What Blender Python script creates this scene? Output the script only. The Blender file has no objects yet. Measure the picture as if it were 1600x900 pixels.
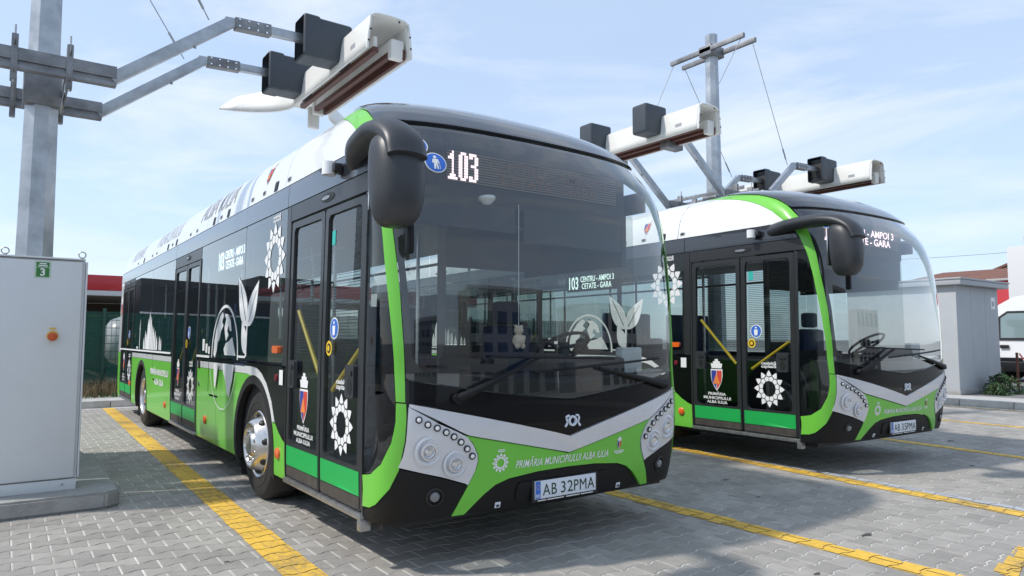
import bpy, bmesh, math, random
import numpy as np
from mathutils import Vector, Matrix
from mathutils.geometry import tessellate_polygon

random.seed(7)
rng = np.random.default_rng(11)
scene = bpy.context.scene
COL = scene.collection

# ------------------------------------------------------------------ camera
cam_data = bpy.data.cameras.new('camera')
cam_data.sensor_width = 36.0
cam_data.lens = 36.0 * 1094.2 / 1600.0
cam_data.clip_start = 0.05
cam_data.clip_end = 3000.0
cam = bpy.data.objects.new('camera', cam_data)
COL.objects.link(cam)
CAM_R = ((0.58540314, 0.81074137, 0.00125969), (-0.057975, 0.04341104, -0.99737374), (-0.80866684, 0.58379269, 0.07241569))
CAM_C = (3.62816, -1.81446, 1.40687)
r_, d_, f_ = CAM_R
cam.matrix_world = Matrix(((r_[0], -d_[0], -f_[0], CAM_C[0]), (r_[1], -d_[1], -f_[1], CAM_C[1]), (r_[2], -d_[2], -f_[2], CAM_C[2]), (0, 0, 0, 1)))
scene.camera = cam

# ------------------------------------------------------------------ sky, sun, exposure
SUN_FROM = Vector((-0.286, -0.79, 1.0)).normalized()
SUN_EL = math.asin(SUN_FROM.z)
SUN_AZ = math.atan2(SUN_FROM.x, SUN_FROM.y)
world = bpy.data.worlds.new('World')
scene.world = world
world.use_nodes = True
wt = world.node_tree
wt.nodes.clear()
wo = wt.nodes.new('ShaderNodeOutputWorld')
bg = wt.nodes.new('ShaderNodeBackground')
sky = wt.nodes.new('ShaderNodeTexSky')
sky.sky_type = 'NISHITA'
sky.sun_disc = False
sky.sun_elevation = SUN_EL
sky.sun_rotation = SUN_AZ
sky.air_density = 1.0
sky.dust_density = 0.8
sky.ozone_density = 1.2
tcw = wt.nodes.new('ShaderNodeTexCoord')
mpw = wt.nodes.new('ShaderNodeMapping')
mpw.inputs['Scale'].default_value = (0.8, 0.8, 2.6)
nzw = wt.nodes.new('ShaderNodeTexNoise')
nzw.inputs['Scale'].default_value = 1.7
nzw.inputs['Detail'].default_value = 5.0
nzw.inputs['Roughness'].default_value = 0.55
rpw = wt.nodes.new('ShaderNodeValToRGB')
rpw.color_ramp.elements[0].position = 0.36
rpw.color_ramp.elements[0].color = (0.62, 0.62, 0.62, 1)
rpw.color_ramp.elements[1].position = 0.78
rpw.color_ramp.elements[1].color = (0.88, 0.88, 0.88, 1)
mxw = wt.nodes.new('ShaderNodeMix')
mxw.data_type = 'RGBA'
mxw.inputs['B'].default_value = (2.35, 2.9, 3.75, 1)      # thin high cloud
wt.links.new(tcw.outputs['Generated'], mpw.inputs['Vector'])
wt.links.new(mpw.outputs['Vector'], nzw.inputs['Vector'])
wt.links.new(nzw.outputs['Fac'], rpw.inputs['Fac'])
wt.links.new(rpw.outputs['Color'], mxw.inputs['Factor'])
wt.links.new(sky.outputs['Color'], mxw.inputs['A'])
mp2 = wt.nodes.new('ShaderNodeMapping')
mp2.inputs['Scale'].default_value = (1.0, 1.0, 4.2)
mp2.inputs['Location'].default_value = (3.1, 1.7, 0.4)
nz2 = wt.nodes.new('ShaderNodeTexNoise')
nz2.inputs['Scale'].default_value = 2.3
nz2.inputs['Detail'].default_value = 8.0
nz2.inputs['Roughness'].default_value = 0.6
nz2.inputs['Distortion'].default_value = 0.6
rp2 = wt.nodes.new('ShaderNodeValToRGB')
rp2.color_ramp.elements[0].position = 0.46
rp2.color_ramp.elements[0].color = (0.0, 0.0, 0.0, 1)
rp2.color_ramp.elements[1].position = 0.80
rp2.color_ramp.elements[1].color = (0.75, 0.75, 0.75, 1)
mx2 = wt.nodes.new('ShaderNodeMix')
mx2.data_type = 'RGBA'
mx2.inputs['B'].default_value = (4.1, 4.25, 4.4, 1)     # wisps of brighter cloud
wt.links.new(tcw.outputs['Generated'], mp2.inputs['Vector'])
wt.links.new(mp2.outputs['Vector'], nz2.inputs['Vector'])
wt.links.new(nz2.outputs['Fac'], rp2.inputs['Fac'])
wt.links.new(rp2.outputs['Color'], mx2.inputs['Factor'])
wt.links.new(mxw.outputs['Result'], mx2.inputs['A'])
wt.links.new(mx2.outputs['Result'], bg.inputs['Color'])
bg.inputs['Strength'].default_value = 0.15
wt.links.new(bg.outputs['Background'], wo.inputs['Surface'])
sun_data = bpy.data.lights.new('sun', 'SUN')
sun_data.energy = 2.0
sun_data.angle = math.radians(2.5)
sun_data.color = (1.0, 0.955, 0.89)
sun = bpy.data.objects.new('sun', sun_data)
COL.objects.link(sun)
sun.rotation_euler = (-SUN_FROM).to_track_quat('-Z', 'Y').to_euler()
scene.view_settings.view_transform = 'Standard'
scene.view_settings.look = 'None'
scene.view_settings.exposure = 0.8
scene.view_settings.gamma = 1.0
scene.view_settings.use_curve_mapping = False
scene.cycles.use_denoising = True
scene.cycles.max_bounces = 10
scene.cycles.transparent_max_bounces = 24
scene.cycles.sample_clamp_indirect = 6.0
scene.render.film_transparent = False

# ------------------------------------------------------------------ materials
MATS = {}
def lin(c):
    return tuple(((v / 255) / 12.92 if v / 255 <= 0.04045 else ((v / 255 + 0.055) / 1.055) ** 2.4) for v in c)
def nd(t, typ, **kw):
    n = t.nodes.new(typ)
    for k, v in kw.items():
        if k in n.inputs: n.inputs[k].default_value = v
        else: setattr(n, k, v)
    return n
def mat(name, color, rough=0.5, metal=0.0, coat=0.0, spec=0.5, noise=0.0, nscale=6.0, bump=0.0, bscale=40.0, emit=None, estr=1.0, dirt=None, coat_rough=0.03):
    if name in MATS: return MATS[name]
    m = bpy.data.materials.new(name); m.use_nodes = True
    t = m.node_tree; b = t.nodes['Principled BSDF']
    c = (*color, 1.0)
    b.inputs['Base Color'].default_value = c
    b.inputs['Roughness'].default_value = rough
    b.inputs['Metallic'].default_value = metal
    b.inputs['Coat Weight'].default_value = coat
    b.inputs['Coat Roughness'].default_value = coat_rough
    b.inputs['Specular IOR Level'].default_value = spec
    tc = None
    if noise or bump or dirt:
        tc = nd(t, 'ShaderNodeTexCoord')
    if noise:
        nz = nd(t, 'ShaderNodeTexNoise', Scale=nscale, Detail=6.0, Roughness=0.6)
        t.links.new(tc.outputs['Object'], nz.inputs['Vector'])
        mr = nd(t, 'ShaderNodeMapRange')
        mr.inputs['From Min'].default_value = 0.25; mr.inputs['From Max'].default_value = 0.75
        mr.inputs['To Min'].default_value = 1 - noise; mr.inputs['To Max'].default_value = 1 + noise
        t.links.new(nz.outputs['Fac'], mr.inputs['Value'])
        hv = nd(t, 'ShaderNodeHueSaturation'); hv.inputs['Color'].default_value = c
        t.links.new(mr.outputs['Result'], hv.inputs['Value'])
        t.links.new(hv.outputs['Color'], b.inputs['Base Color'])
        rr = nd(t, 'ShaderNodeMapRange')
        rr.inputs['To Min'].default_value = max(0.02, rough - 0.12); rr.inputs['To Max'].default_value = min(1, rough + 0.12)
        t.links.new(nz.outputs['Fac'], rr.inputs['Value'])
        t.links.new(rr.outputs['Result'], b.inputs['Roughness'])
    if bump:
        nb = nd(t, 'ShaderNodeTexNoise', Scale=bscale, Detail=4.0)
        t.links.new(tc.outputs['Object'], nb.inputs['Vector'])
        bp = nd(t, 'ShaderNodeBump', Strength=bump, Distance=0.02)
        t.links.new(nb.outputs['Fac'], bp.inputs['Height'])
        t.links.new(bp.outputs['Normal'], b.inputs['Normal'])
    if emit:
        b.inputs['Emission Color'].default_value = (*emit, 1); b.inputs['Emission Strength'].default_value = estr
    MATS[name] = m
    return m
def glass(name, tint, ior=1.52, wave=0.0, wscale=1.2, rough=0.0, boost=1.0):
    if name in MATS: return MATS[name]
    m = bpy.data.materials.new(name); m.use_nodes = True
    t = m.node_tree; t.nodes.clear()
    o = nd(t, 'ShaderNodeOutputMaterial'); mx = nd(t, 'ShaderNodeMixShader')
    tr = nd(t, 'ShaderNodeBsdfTransparent'); tr.inputs['Color'].default_value = (*tint, 1)
    gl = nd(t, 'ShaderNodeBsdfAnisotropic') if False else nd(t, 'ShaderNodeBsdfGlossy')
    gl.inputs['Color'].default_value = (1, 1, 1, 1); gl.inputs['Roughness'].default_value = rough
    fr = nd(t, 'ShaderNodeFresnel', IOR=ior)
    gb = nd(t, 'ShaderNodeNewGeometry')                      # thin pane: the same reflectance from either face
    fm_ = nd(t, 'ShaderNodeMapRange'); fm_.inputs['To Min'].default_value = ior; fm_.inputs['To Max'].default_value = 1 / ior
    t.links.new(gb.outputs['Backfacing'], fm_.inputs['Value']); t.links.new(fm_.outputs['Result'], fr.inputs['IOR'])
    mul = nd(t, 'ShaderNodeMath', operation='MULTIPLY', use_clamp=True); mul.inputs[1].default_value = boost
    t.links.new(fr.outputs['Fac'], mul.inputs[0])
    t.links.new(mul.outputs[0], mx.inputs['Fac'])
    t.links.new(tr.outputs[0], mx.inputs[1]); t.links.new(gl.outputs[0], mx.inputs[2])
    t.links.new(mx.outputs[0], o.inputs['Surface'])
    if wave:
        tc = nd(t, 'ShaderNodeTexCoord'); nz = nd(t, 'ShaderNodeTexNoise', Scale=wscale, Detail=1.5)
        t.links.new(tc.outputs['Object'], nz.inputs['Vector'])
        bp = nd(t, 'ShaderNodeBump', Strength=wave, Distance=0.02)
        t.links.new(nz.outputs['Fac'], bp.inputs['Height'])
        t.links.new(bp.outputs['Normal'], gl.inputs['Normal']); t.links.new(bp.outputs['Normal'], fr.inputs['Normal'])
    MATS[name] = m
    return m

GREEN = mat('green_paint', (0.155, 0.520, 0.055), 0.35, coat=0.35, spec=0.3, noise=0.05, nscale=1.5)
STRIPE = mat('door_green_film', (0.012, 0.37, 0.075), 0.45)
WHITEP = mat('white_paint', (0.80, 0.80, 0.79), 0.30, coat=0.8, noise=0.03, nscale=2.0)
WHITEF = mat('white_film', (0.78, 0.78, 0.77), 0.45)
BLACKG = mat('black_gloss', (0.004, 0.004, 0.005), 0.28, coat=0.25, spec=0.12)
BLACKM = mat('black_plastic', (0.008, 0.008, 0.009), 0.5, spec=0.25, bump=0.08, bscale=300)
MIRRORP = mat('charcoal_plastic', (0.030, 0.032, 0.036), 0.42, noise=0.08, nscale=9, bump=0.05, bscale=400)
ROOFBLK = mat('roof_black', (0.018, 0.021, 0.028), 0.22, coat=1.0)
CANTR = mat('cantrail_paint', (0.020, 0.023, 0.030), 0.20, coat=1.0)
RUBBER = mat('rubber', (0.012, 0.012, 0.012), 0.7, noise=0.1)
TYRE = mat('tyre_rubber', (0.022, 0.021, 0.020), 0.75, noise=0.25, nscale=8, bump=0.15, bscale=120)
SILVER = mat('silver_paint', (0.62, 0.63, 0.66), 0.38, metal=0.25, coat=0.7, noise=0.03)
CHROME = mat('polished_metal', (0.78, 0.78, 0.78), 0.14, metal=1.0)
STEEL = mat('brushed_metal', (0.42, 0.42, 0.42), 0.38, metal=0.9, noise=0.2, nscale=14)
RIMM = mat('wheel_steel', (0.60, 0.58, 0.56), 0.24, metal=0.95, noise=0.18, nscale=10)
DARKM = mat('dark_metal', (0.03, 0.03, 0.032), 0.5, metal=0.5)
GREYP = mat('door_frame_grey', (0.022, 0.023, 0.025), 0.4, coat=0.2)
KICK = mat('dusty_kick_plate', (0.055, 0.048, 0.042), 0.6, noise=0.35, nscale=9)
ORANGE = mat('orange_lens', (0.78, 0.13, 0.015), 0.2, coat=1.0)
LENS = glass('clear_lens', (0.92, 0.93, 0.95), 1.45)
WSG = glass('windscreen_glass', (0.80, 0.84, 0.83), 1.5, boost=2.0)
SIDEG = glass('side_glass', (0.68, 0.74, 0.73), 1.52, wave=0.035, wscale=0.9, boost=1.6)
DOORG = glass('door_glass', (0.66, 0.72, 0.71), 1.52, wave=0.02, wscale=1.1, boost=1.25)
INTW = mat('interior_grey', (0.12, 0.125, 0.13), 0.6)
INTD = mat('interior_dark', (0.035, 0.036, 0.04), 0.7)
CEIL = mat('interior_ceiling', (0.30, 0.31, 0.32), 0.6)
FLOORM = mat('interior_floor', (0.06, 0.06, 0.065), 0.6, noise=0.2, nscale=30)
SEATB = mat('seat_fabric', (0.018, 0.03, 0.07), 0.9, noise=0.3, nscale=30)
YELLOWR = mat('yellow_rail', (0.75, 0.50, 0.03), 0.35)
POLEM = mat('rail_steel', (0.55, 0.55, 0.55), 0.25, metal=0.9)
BLUE = mat('blue_print', (0.03, 0.14, 0.55), 0.45)
RED = mat('red_print', (0.62, 0.06, 0.04), 0.5)
ORNG = mat('orange_print', (0.75, 0.22, 0.05), 0.5)
NAVY = mat('navy_print', (0.03, 0.05, 0.28), 0.5)
PLATEW = mat('plate_white', (0.66, 0.70, 0.76), 0.35, coat=0.4)
PLATEG = mat('plate_green', (0.004, 0.045, 0.022), 0.4)
GREYT = mat('grey_print', (0.34, 0.35, 0.37), 0.5)
PALET = mat('pale_grey_print', (0.50, 0.51, 0.53), 0.5)
INK = mat('black_print', (0.012, 0.012, 0.012), 0.5)
LEDW = mat('led_pink_white', (0.8, 0.7, 0.75), 0.4, emit=(1.0, 0.70, 0.78), estr=1.15)
LEDA = mat('led_amber_dim', (0.22, 0.125, 0.075), 0.6)
GALV = mat('galvanised_steel', (0.40, 0.425, 0.45), 0.42, metal=0.75, noise=0.30, nscale=5.0, bump=0.06, bscale=60)
GALVD = mat('galvanised_steel_weathered', (0.235, 0.24, 0.25), 0.55, metal=0.6, noise=0.45, nscale=5.0, bump=0.10, bscale=40)
HOODW = mat('hood_fibreglass', (0.76, 0.75, 0.71), 0.45, coat=0.25, noise=0.05, nscale=3.0)
HOODG = mat('hood_slate_box', (0.045, 0.055, 0.068), 0.5, noise=0.06)
COPPER = mat('contact_rail_brown', (0.105, 0.040, 0.028), 0.5, noise=0.25, nscale=12)
CABM = mat('cabinet_grey', (0.66, 0.675, 0.68), 0.5, noise=0.04, nscale=3.0, bump=0.02, bscale=200)
CONC = mat('concrete', (0.33, 0.325, 0.31), 0.9, noise=0.22, nscale=7.0, bump=0.35, bscale=45)

# ------------------------------------------------------------------ mesh helpers
def link(name, me, parent=None, m=None, smooth=None):
    o = bpy.data.objects.new(name, me)
    COL.objects.link(o)
    if parent is not None: o.parent = parent
    if m is not None and not me.materials: me.materials.append(m)
    if smooth is not None:
        me.shade_smooth()
        me.set_sharp_from_angle(angle=math.radians(smooth))
    return o
def empty(name, loc=(0, 0, 0), rz=0.0):
    o = bpy.data.objects.new(name, None)
    o.empty_display_size = 0.3
    o.location = loc; o.rotation_euler = (0, 0, rz)
    COL.objects.link(o)
    return o
def tag(o, label=None, cat=None, group=None, kind=None):
    if label: o['label'] = label
    if cat: o['category'] = cat
    if group: o['group'] = group
    if kind: o['kind'] = kind
    return o
def pyd(name, V, F, m, parent=None, smooth=None):
    me = bpy.data.meshes.new(name)
    me.from_pydata([tuple(v) for v in V], [], F)
    me.update()
    return link(name, me, parent, m, smooth)
def bmo(name, bm, m, parent=None, smooth=None):
    bmesh.ops.recalc_face_normals(bm, faces=bm.faces[:])
    me = bpy.data.meshes.new(name); bm.to_mesh(me); bm.free()
    return link(name, me, parent, m, smooth)
def add_box(bm, lo, hi, bev=0.0, seg=2, mtx=None):
    c = [(a + b) / 2 for a, b in zip(lo, hi)]; s = [abs(b - a) for a, b in zip(lo, hi)]
    M = Matrix.Translation(c) @ Matrix.Diagonal((*s, 1))
    if mtx is not None: M = mtx @ M
    r = bmesh.ops.create_cube(bm, size=1.0, matrix=M)
    if bev:
        es = {e for v in r['verts'] for e in v.link_edges}
        bmesh.ops.bevel(bm, geom=list(es), offset=bev, segments=seg, affect='EDGES', profile=0.6)
def box(name, lo, hi, m, parent=None, bev=0.01, seg=2):
    bm = bmesh.new(); add_box(bm, lo, hi, bev, seg)
    return bmo(name, bm, m, parent, 35)
def frame_at(a, b):
    a = Vector(a); b = Vector(b); d = (b - a)
    q = d.to_track_quat('Z', 'Y')
    return Matrix.Translation(a) @ q.to_matrix().to_4x4(), d.length
def add_cyl(bm, a, b, r0, r1=None, n=12, caps=True):
    M, L = frame_at(a, b)
    bmesh.ops.create_cone(bm, cap_ends=caps, cap_tris=False, segments=n, radius1=r0, radius2=r0 if r1 is None else r1, depth=L, matrix=M @ Matrix.Translation((0, 0, L / 2)))
def cyl(name, a, b, r0, m, parent=None, r1=None, n=14):
    bm = bmesh.new(); add_cyl(bm, a, b, r0, r1, n)
    return bmo(name, bm, m, parent, 40)
def add_tube(bm, pts, r, n=8, radii=None, flat=None):
    pts = [Vector(p) for p in pts]; rings = []
    up = Vector((0, 0, 1))
    for i, p in enumerate(pts):
        t = (pts[min(i + 1, len(pts) - 1)] - pts[max(i - 1, 0)]).normalized()
        u = up if abs(t.dot(up)) < 0.95 else Vector((1, 0, 0))
        s = t.cross(u).normalized(); w = s.cross(t).normalized()
        rr = radii[i] if radii else r
        ra, rb = rr if isinstance(rr, tuple) else (rr, rr)
        rings.append([bm.verts.new(p + s * ra * math.cos(2 * math.pi * k / n) + w * rb * math.sin(2 * math.pi * k / n)) for k in range(n)])
    for a, b in zip(rings, rings[1:]):
        for k in range(n):
            bm.faces.new((a[k], a[(k + 1) % n], b[(k + 1) % n], b[k]))
    bm.faces.new(rings[0][::-1]); bm.faces.new(rings[-1])
def tube(name, pts, r, m, parent=None, n=8, radii=None):
    bm = bmesh.new(); add_tube(bm, pts, r, n, radii)
    return bmo(name, bm, m, parent, 50)
def spline(pts, k=6):
    P = [np.array(p, float) for p in pts]; P = [2 * P[0] - P[1]] + P + [2 * P[-1] - P[-2]]
    out = []
    for i in range(1, len(P) - 2):
        for j in range(k):
            t = j / k
            out.append(tuple(0.5 * ((2 * P[i]) + (-P[i - 1] + P[i + 1]) * t + (2 * P[i - 1] - 5 * P[i] + 4 * P[i + 1] - P[i + 2]) * t * t + (-P[i - 1] + 3 * P[i] - 3 * P[i + 1] + P[i + 2]) * t ** 3)))
    out.append(tuple(P[-2]))
    return out
def add_lathe(bm, prof, origin, axis, n=40, close=False):
    """prof: (radius, along axis)"""
    axis = Vector(axis).normalized(); q = axis.to_track_quat('Z', 'Y').to_matrix()
    o = Vector(origin); rings = []
    for r, h in prof:
        rings.append([bm.verts.new(o + q @ Vector((r * math.cos(2 * math.pi * k / n), r * math.sin(2 * math.pi * k / n), h))) for k in range(n)])
    for a, b in zip(rings, rings[1:]):
        for k in range(n):
            bm.faces.new((a[k], a[(k + 1) % n], b[(k + 1) % n], b[k]))
    if close:
        bm.faces.new(rings[-1])
def lathe(name, prof, origin, axis, m, parent=None, n=40, close=True, smooth=35):
    bm = bmesh.new(); add_lathe(bm, prof, origin, axis, n, close)
    return bmo(name, bm, m, parent, smooth)
def extrude_poly(name, pts, z0, z1, m, parent=None, bev=0.0):
    bm = bmesh.new()
    vs = [bm.verts.new((x, y, z0)) for x, y in pts]
    f = bm.faces.new(vs)
    r = bmesh.ops.extrude_face_region(bm, geom=[f])
    bmesh.ops.translate(bm, verts=[v for v in r['geom'] if isinstance(v, bmesh.types.BMVert)], vec=(0, 0, z1 - z0))
    if bev: bmesh.ops.bevel(bm, geom=bm.edges[:], offset=bev, segments=2, affect='EDGES')
    return bmo(name, bm, m, parent, 30)
_TXT = {}
def text2d(s, bold=0.0, spacing=1.0, shear=0.0):
    """triangles of a line of lettering, normalised to unit height; returns verts (n,2), faces, width"""
    key = (s, bold, spacing, shear)
    if key in _TXT: return _TXT[key]
    cu = bpy.data.curves.new('lettering', 'FONT')
    cu.body = s; cu.size = 1.0; cu.offset = bold; cu.space_character = spacing; cu.shear = shear
    cu.resolution_u = 3
    ob = bpy.data.objects.new('lettering', cu); COL.objects.link(ob)
    dg = bpy.context.evaluated_depsgraph_get()
    me = bpy.data.meshes.new_from_object(ob.evaluated_get(dg))
    V = np.array([v.co[:2] for v in me.vertices]); F = [tuple(p.vertices) for p in me.polygons]
    bpy.data.objects.remove(ob); bpy.data.curves.remove(cu); bpy.data.meshes.remove(me)
    lo = V.min(0); V = V - lo
    ref = 0.73
    V = V / ref
    _TXT[key] = (V, F, V[:, 0].max())
    return _TXT[key]
# ------------------------------------------------------------------ bus skin: s runs round the plan outline (0 = nose, negative = door side), zeta up the section
W = 1.275; BOW = .08; DREF = .34
# zeta, z, half width, nose x, corner depth, corner exponent
PROF=[(.22,.22,1.235,-.12,.34,5.),(.30,.30,1.262,-.07,.34,5.),(.45,.45,1.27,-.03,.34,5.),(.7,.7,1.275,.0,.34,5.),(.86,.86,1.275,.018,.34,5.),(1.05,1.05,1.275,.012,.34,4.8),(1.2,1.2,1.275,.005,.34,4.6),(1.37,1.37,1.274,.005,.34,4.8),(1.7,1.7,1.270,-.005,.34,4.8),
(2.05,2.05,1.265,-.03,.34,4.7),(2.3,2.3,1.262,-.06,.34,4.5),(2.5,2.5,1.26,-.115,.34,4.2),(2.62,2.62,1.255,-.17,.34,4.),(2.72,2.72,1.24,-.24,.36,3.6),(2.84,2.84,1.215,-.33,.38,3.5),(2.96,2.955,1.17,-.45,.4,3.4),(3.08,3.05,1.10,-.62,.42,3.2),(3.2,3.12,1.0,-.84,.45,3.),(3.35,3.18,.85,-1.08,.45,3.),(3.5,3.21,.65,-1.3,.45,3.)]
PA = np.array(PROF)
def _lerp(z, k): return np.interp(z, PA[:, 0], PA[:, k])
def _sm(z, k):
    h = .05
    return .25 * _lerp(z - h, k) + .5 * _lerp(z, k) + .25 * _lerp(z + h, k)
_ph = np.linspace(0, math.pi / 2, 600)
_py = np.sin(_ph) ** .5; _px = -BOW * _py ** 2 - DREF * (1 - np.cos(_ph) ** .5)
_s = np.concatenate([[0], np.cumsum(np.hypot(np.diff(_py * W), np.diff(_px)))])
SC = _s[-1]; XC = -(BOW + DREF)
def skin(s, z):
    s = np.asarray(s, float); z = np.asarray(z, float)
    a = np.abs(s); ph = np.interp(np.minimum(a, SC), _s, _ph); D = _sm(z, 4); n = _sm(z, 5)
    py = np.sin(ph) ** (2 / n); px = -BOW * py ** 2 - D * (1 - np.cos(ph) ** (2 / n))
    x0 = _sm(z, 3); ds = np.maximum(a - SC, 0)
    b = 1 - np.clip(ds / 2.4, 0, 1); b = b * b * (3 - 2 * b)
    x = np.where(a <= SC, x0 + px, XC - ds + (x0 - (D - DREF)) * b)
    return np.stack([x, W + np.sign(s) * py * _sm(z, 2), _sm(z, 1)], -1)
def skin_n(s, z):
    e = 2e-3
    du = skin(s + e, z) - skin(s - e, z); dv = skin(s, z + e) - skin(s, z - e)
    n = np.cross(du, dv); return n / np.maximum(np.linalg.norm(n, axis=-1, keepdims=True), 1e-12)
def from_x(P, side=-1):
    P = np.asarray(P, float); x, z = P[:, 0], P[:, 1]
    a = SC + np.maximum(XC - x, 0)
    for _ in range(40):
        a = np.maximum(a + 0.7 * (skin(side * a, z)[:, 0] - x), 0.9)
    return np.stack([side * a, z], 1)
def from_y(P):
    P = np.asarray(P, float); y, z = P[:, 0], P[:, 1]
    lo = np.zeros(len(y)); hi = np.full(len(y), SC)
    for _ in range(40):
        m = (lo + hi) / 2; Y = skin(m, z)[:, 1] - W
        lo = np.where(Y < np.abs(y), m, lo); hi = np.where(Y < np.abs(y), hi, m)
    return np.stack([np.sign(y) * lo, z], 1)
def densify(P, step=0.1, closed=True):
    out = []
    n = len(P)
    for i in range(n if closed else n - 1):
        a = np.array(P[i], float); b = np.array(P[(i + 1) % n], float)
        k = max(1, int(np.ceil(np.linalg.norm(b - a) / step)))
        for j in range(k): out.append(a + (b - a) * j / k)
    if not closed: out.append(np.array(P[-1], float))
    return np.array(out)
def sheet(name, loops, m, parent, off=0.0, thick=0.014, du=None, dv=0.12, tris=None):
    """flat outline(s) in (s, zeta), cut by a grid, laid on the skin and given thickness"""
    bm = bmesh.new()
    if tris is None:
        loops = [np.asarray(L) for L in loops]
        allv = np.concatenate(loops)
        T = tessellate_polygon([[Vector((p[0], p[1], 0)) for p in L] for L in loops])
    else:
        allv, T = tris
    vs = [bm.verts.new((p[0], p[1], 0)) for p in allv]
    for t in T:
        try: bm.faces.new([vs[i] for i in t])
        except ValueError: pass
    lo = allv.min(0); hi = allv.max(0)
    def cuts(ax, step):
        k0 = math.floor(lo[ax] / step) + 1
        while k0 * step < hi[ax] - 1e-4:
            no = (1, 0, 0) if ax == 0 else (0, 1, 0)
            co = (k0 * step, 0, 0) if ax == 0 else (0, k0 * step, 0)
            bmesh.ops.bisect_plane(bm, geom=bm.verts[:] + bm.edges[:] + bm.faces[:], dist=1e-5, plane_co=co, plane_no=no)
            k0 += 1
    if du is None:
        du = 0.06 if min(abs(lo[0]), abs(hi[0])) < SC or lo[0] * hi[0] < 0 else 0.4
    if hi[0] - lo[0] > du: cuts(0, du)
    if hi[1] - lo[1] > dv: cuts(1, dv)
    bm.normal_update()
    for f in bm.faces:
        if f.normal.z < 0: f.normal_flip()
    bm.verts.index_update()
    SZ = np.array([v.co[:2] for v in bm.verts]); P = skin(SZ[:, 0], SZ[:, 1]); N = skin_n(SZ[:, 0], SZ[:, 1])
    V = (P + N * off).tolist(); NV = N.tolist()
    F = [tuple(v.index for v in f.verts) for f in bm.faces]
    if thick:
        n0 = len(V); inner = {}
        for e in bm.edges:
            if len(e.link_faces) != 1: continue
            f = e.link_faces[0]
            a, b = e.verts
            for l in f.loops:
                if l.edge == e: a, b = l.vert, l.link_loop_next.vert
            i, j = a.index, b.index
            k = len(V)
            d = np.array(V[j]) - np.array(V[i]); wn = np.cross(d, N[i]); L = np.linalg.norm(wn); wn = (wn / L if L > 1e-9 else N[i]).tolist()
            V += [V[i], V[j], (P[j] + N[j] * (off - thick)).tolist(), (P[i] + N[i] * (off - thick)).tolist()]
            NV += [wn] * 4
            F.append((k + 1, k, k + 3, k + 2))
    bm.free()
    me = bpy.data.meshes.new(name); me.from_pydata(V, [], F); me.update()
    me.shade_smooth()
    me.normals_split_custom_set_from_vertices(NV)
    return link(name, me, parent, m)
def side_sheet(name, pts, m, parent, side=-1, holes=(), **k):
    return sheet(name, [from_x(densify(L), side) for L in [pts, *holes]], m, parent, **k)
def front_sheet(name, pts, m, parent, holes=(), **k):
    return sheet(name, [from_y(densify(L, 0.06)) for L in [pts, *holes]], m, parent, **k)
def rect(x0, x1, z0, z1, r=0.0, n=5):
    if not r: return [(x0, z0), (x1, z0), (x1, z1), (x0, z1)]
    o = []
    for cx, cz, a in ((x1 - r, z0 + r, -90), (x1 - r, z1 - r, 0), (x0 + r, z1 - r, 90), (x0 + r, z0 + r, 180)):
        for i in range(n + 1):
            t = math.radians(a + 90 * i / n); o.append((cx + r * math.cos(t), cz + r * math.sin(t)))
    return o
def disc(cx, cz, rx, rz=None, n=24):
    rz = rx if rz is None else rz
    return [(cx + rx * math.cos(2 * math.pi * i / n), cz + rz * math.sin(2 * math.pi * i / n)) for i in range(n)]
def decal(name, polys, m, parent, where='side', off=0.003, side=-1):
    """flat print: several outlines (list of points) joined into one thin film"""
    V = []; T = []
    for p in polys:
        L = densify(p, 0.08); k = len(V); V += L.tolist()
        T += [tuple(k + i for i in t) for t in tessellate_polygon([[Vector((q[0], q[1], 0)) for q in L]])]
    V = np.array(V)
    top = V[:, 1].max() > 2.65
    V = from_x(V, side) if where == 'side' else from_y(V)
    return sheet(name, None, m, parent, off=off, thick=0, tris=(V, T), du=0.05 if where == 'front' else 0.4, dv=0.03 if top else 0.2)
def letters(name, s, x, z, h, m, parent, where='side', w=None, align='c', off=0.003, bold=0.012, shear=0.0, spacing=1.0, side=-1, rise=0.0, dv=0.5):
    V, F, wd = text2d(s, bold, spacing, shear)
    sx = h if w is None else w / wd
    X = V[:, 0] * sx; Z = V[:, 1] * h
    if align == 'c': X = X - wd * sx / 2
    elif align == 'r': X = X - wd * sx
    X = X + x; Z = Z + z + rise * (X - x)
    P = np.stack([X, Z], 1)
    P = from_x(P, side) if where == 'side' else from_y(P)
    return sheet(name, None, m, parent, off=off, thick=0, tris=(P, F), du=0.05 if where == 'front' else 0.6, dv=dv)
def rosette_polys(cx, cz, r, q=1.0):
    out = []
    for k in range(12):
        a = 2 * math.pi * k / 12 + math.pi / 12
        def pt(rr, da): return (cx + q * r * rr * math.sin(a + da), cz + r * rr * math.cos(a + da))
        out.append([pt(.43, -.225), pt(.43, .225), pt(.61, .238), pt(.69, 0), pt(.61, -.238)])
        a += math.pi / 12
        out.append([pt(.655, 0), pt(.74, .232), pt(.87, .115), pt(1.0, 0), pt(.87, -.115), pt(.74, -.232)])
    return out
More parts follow.
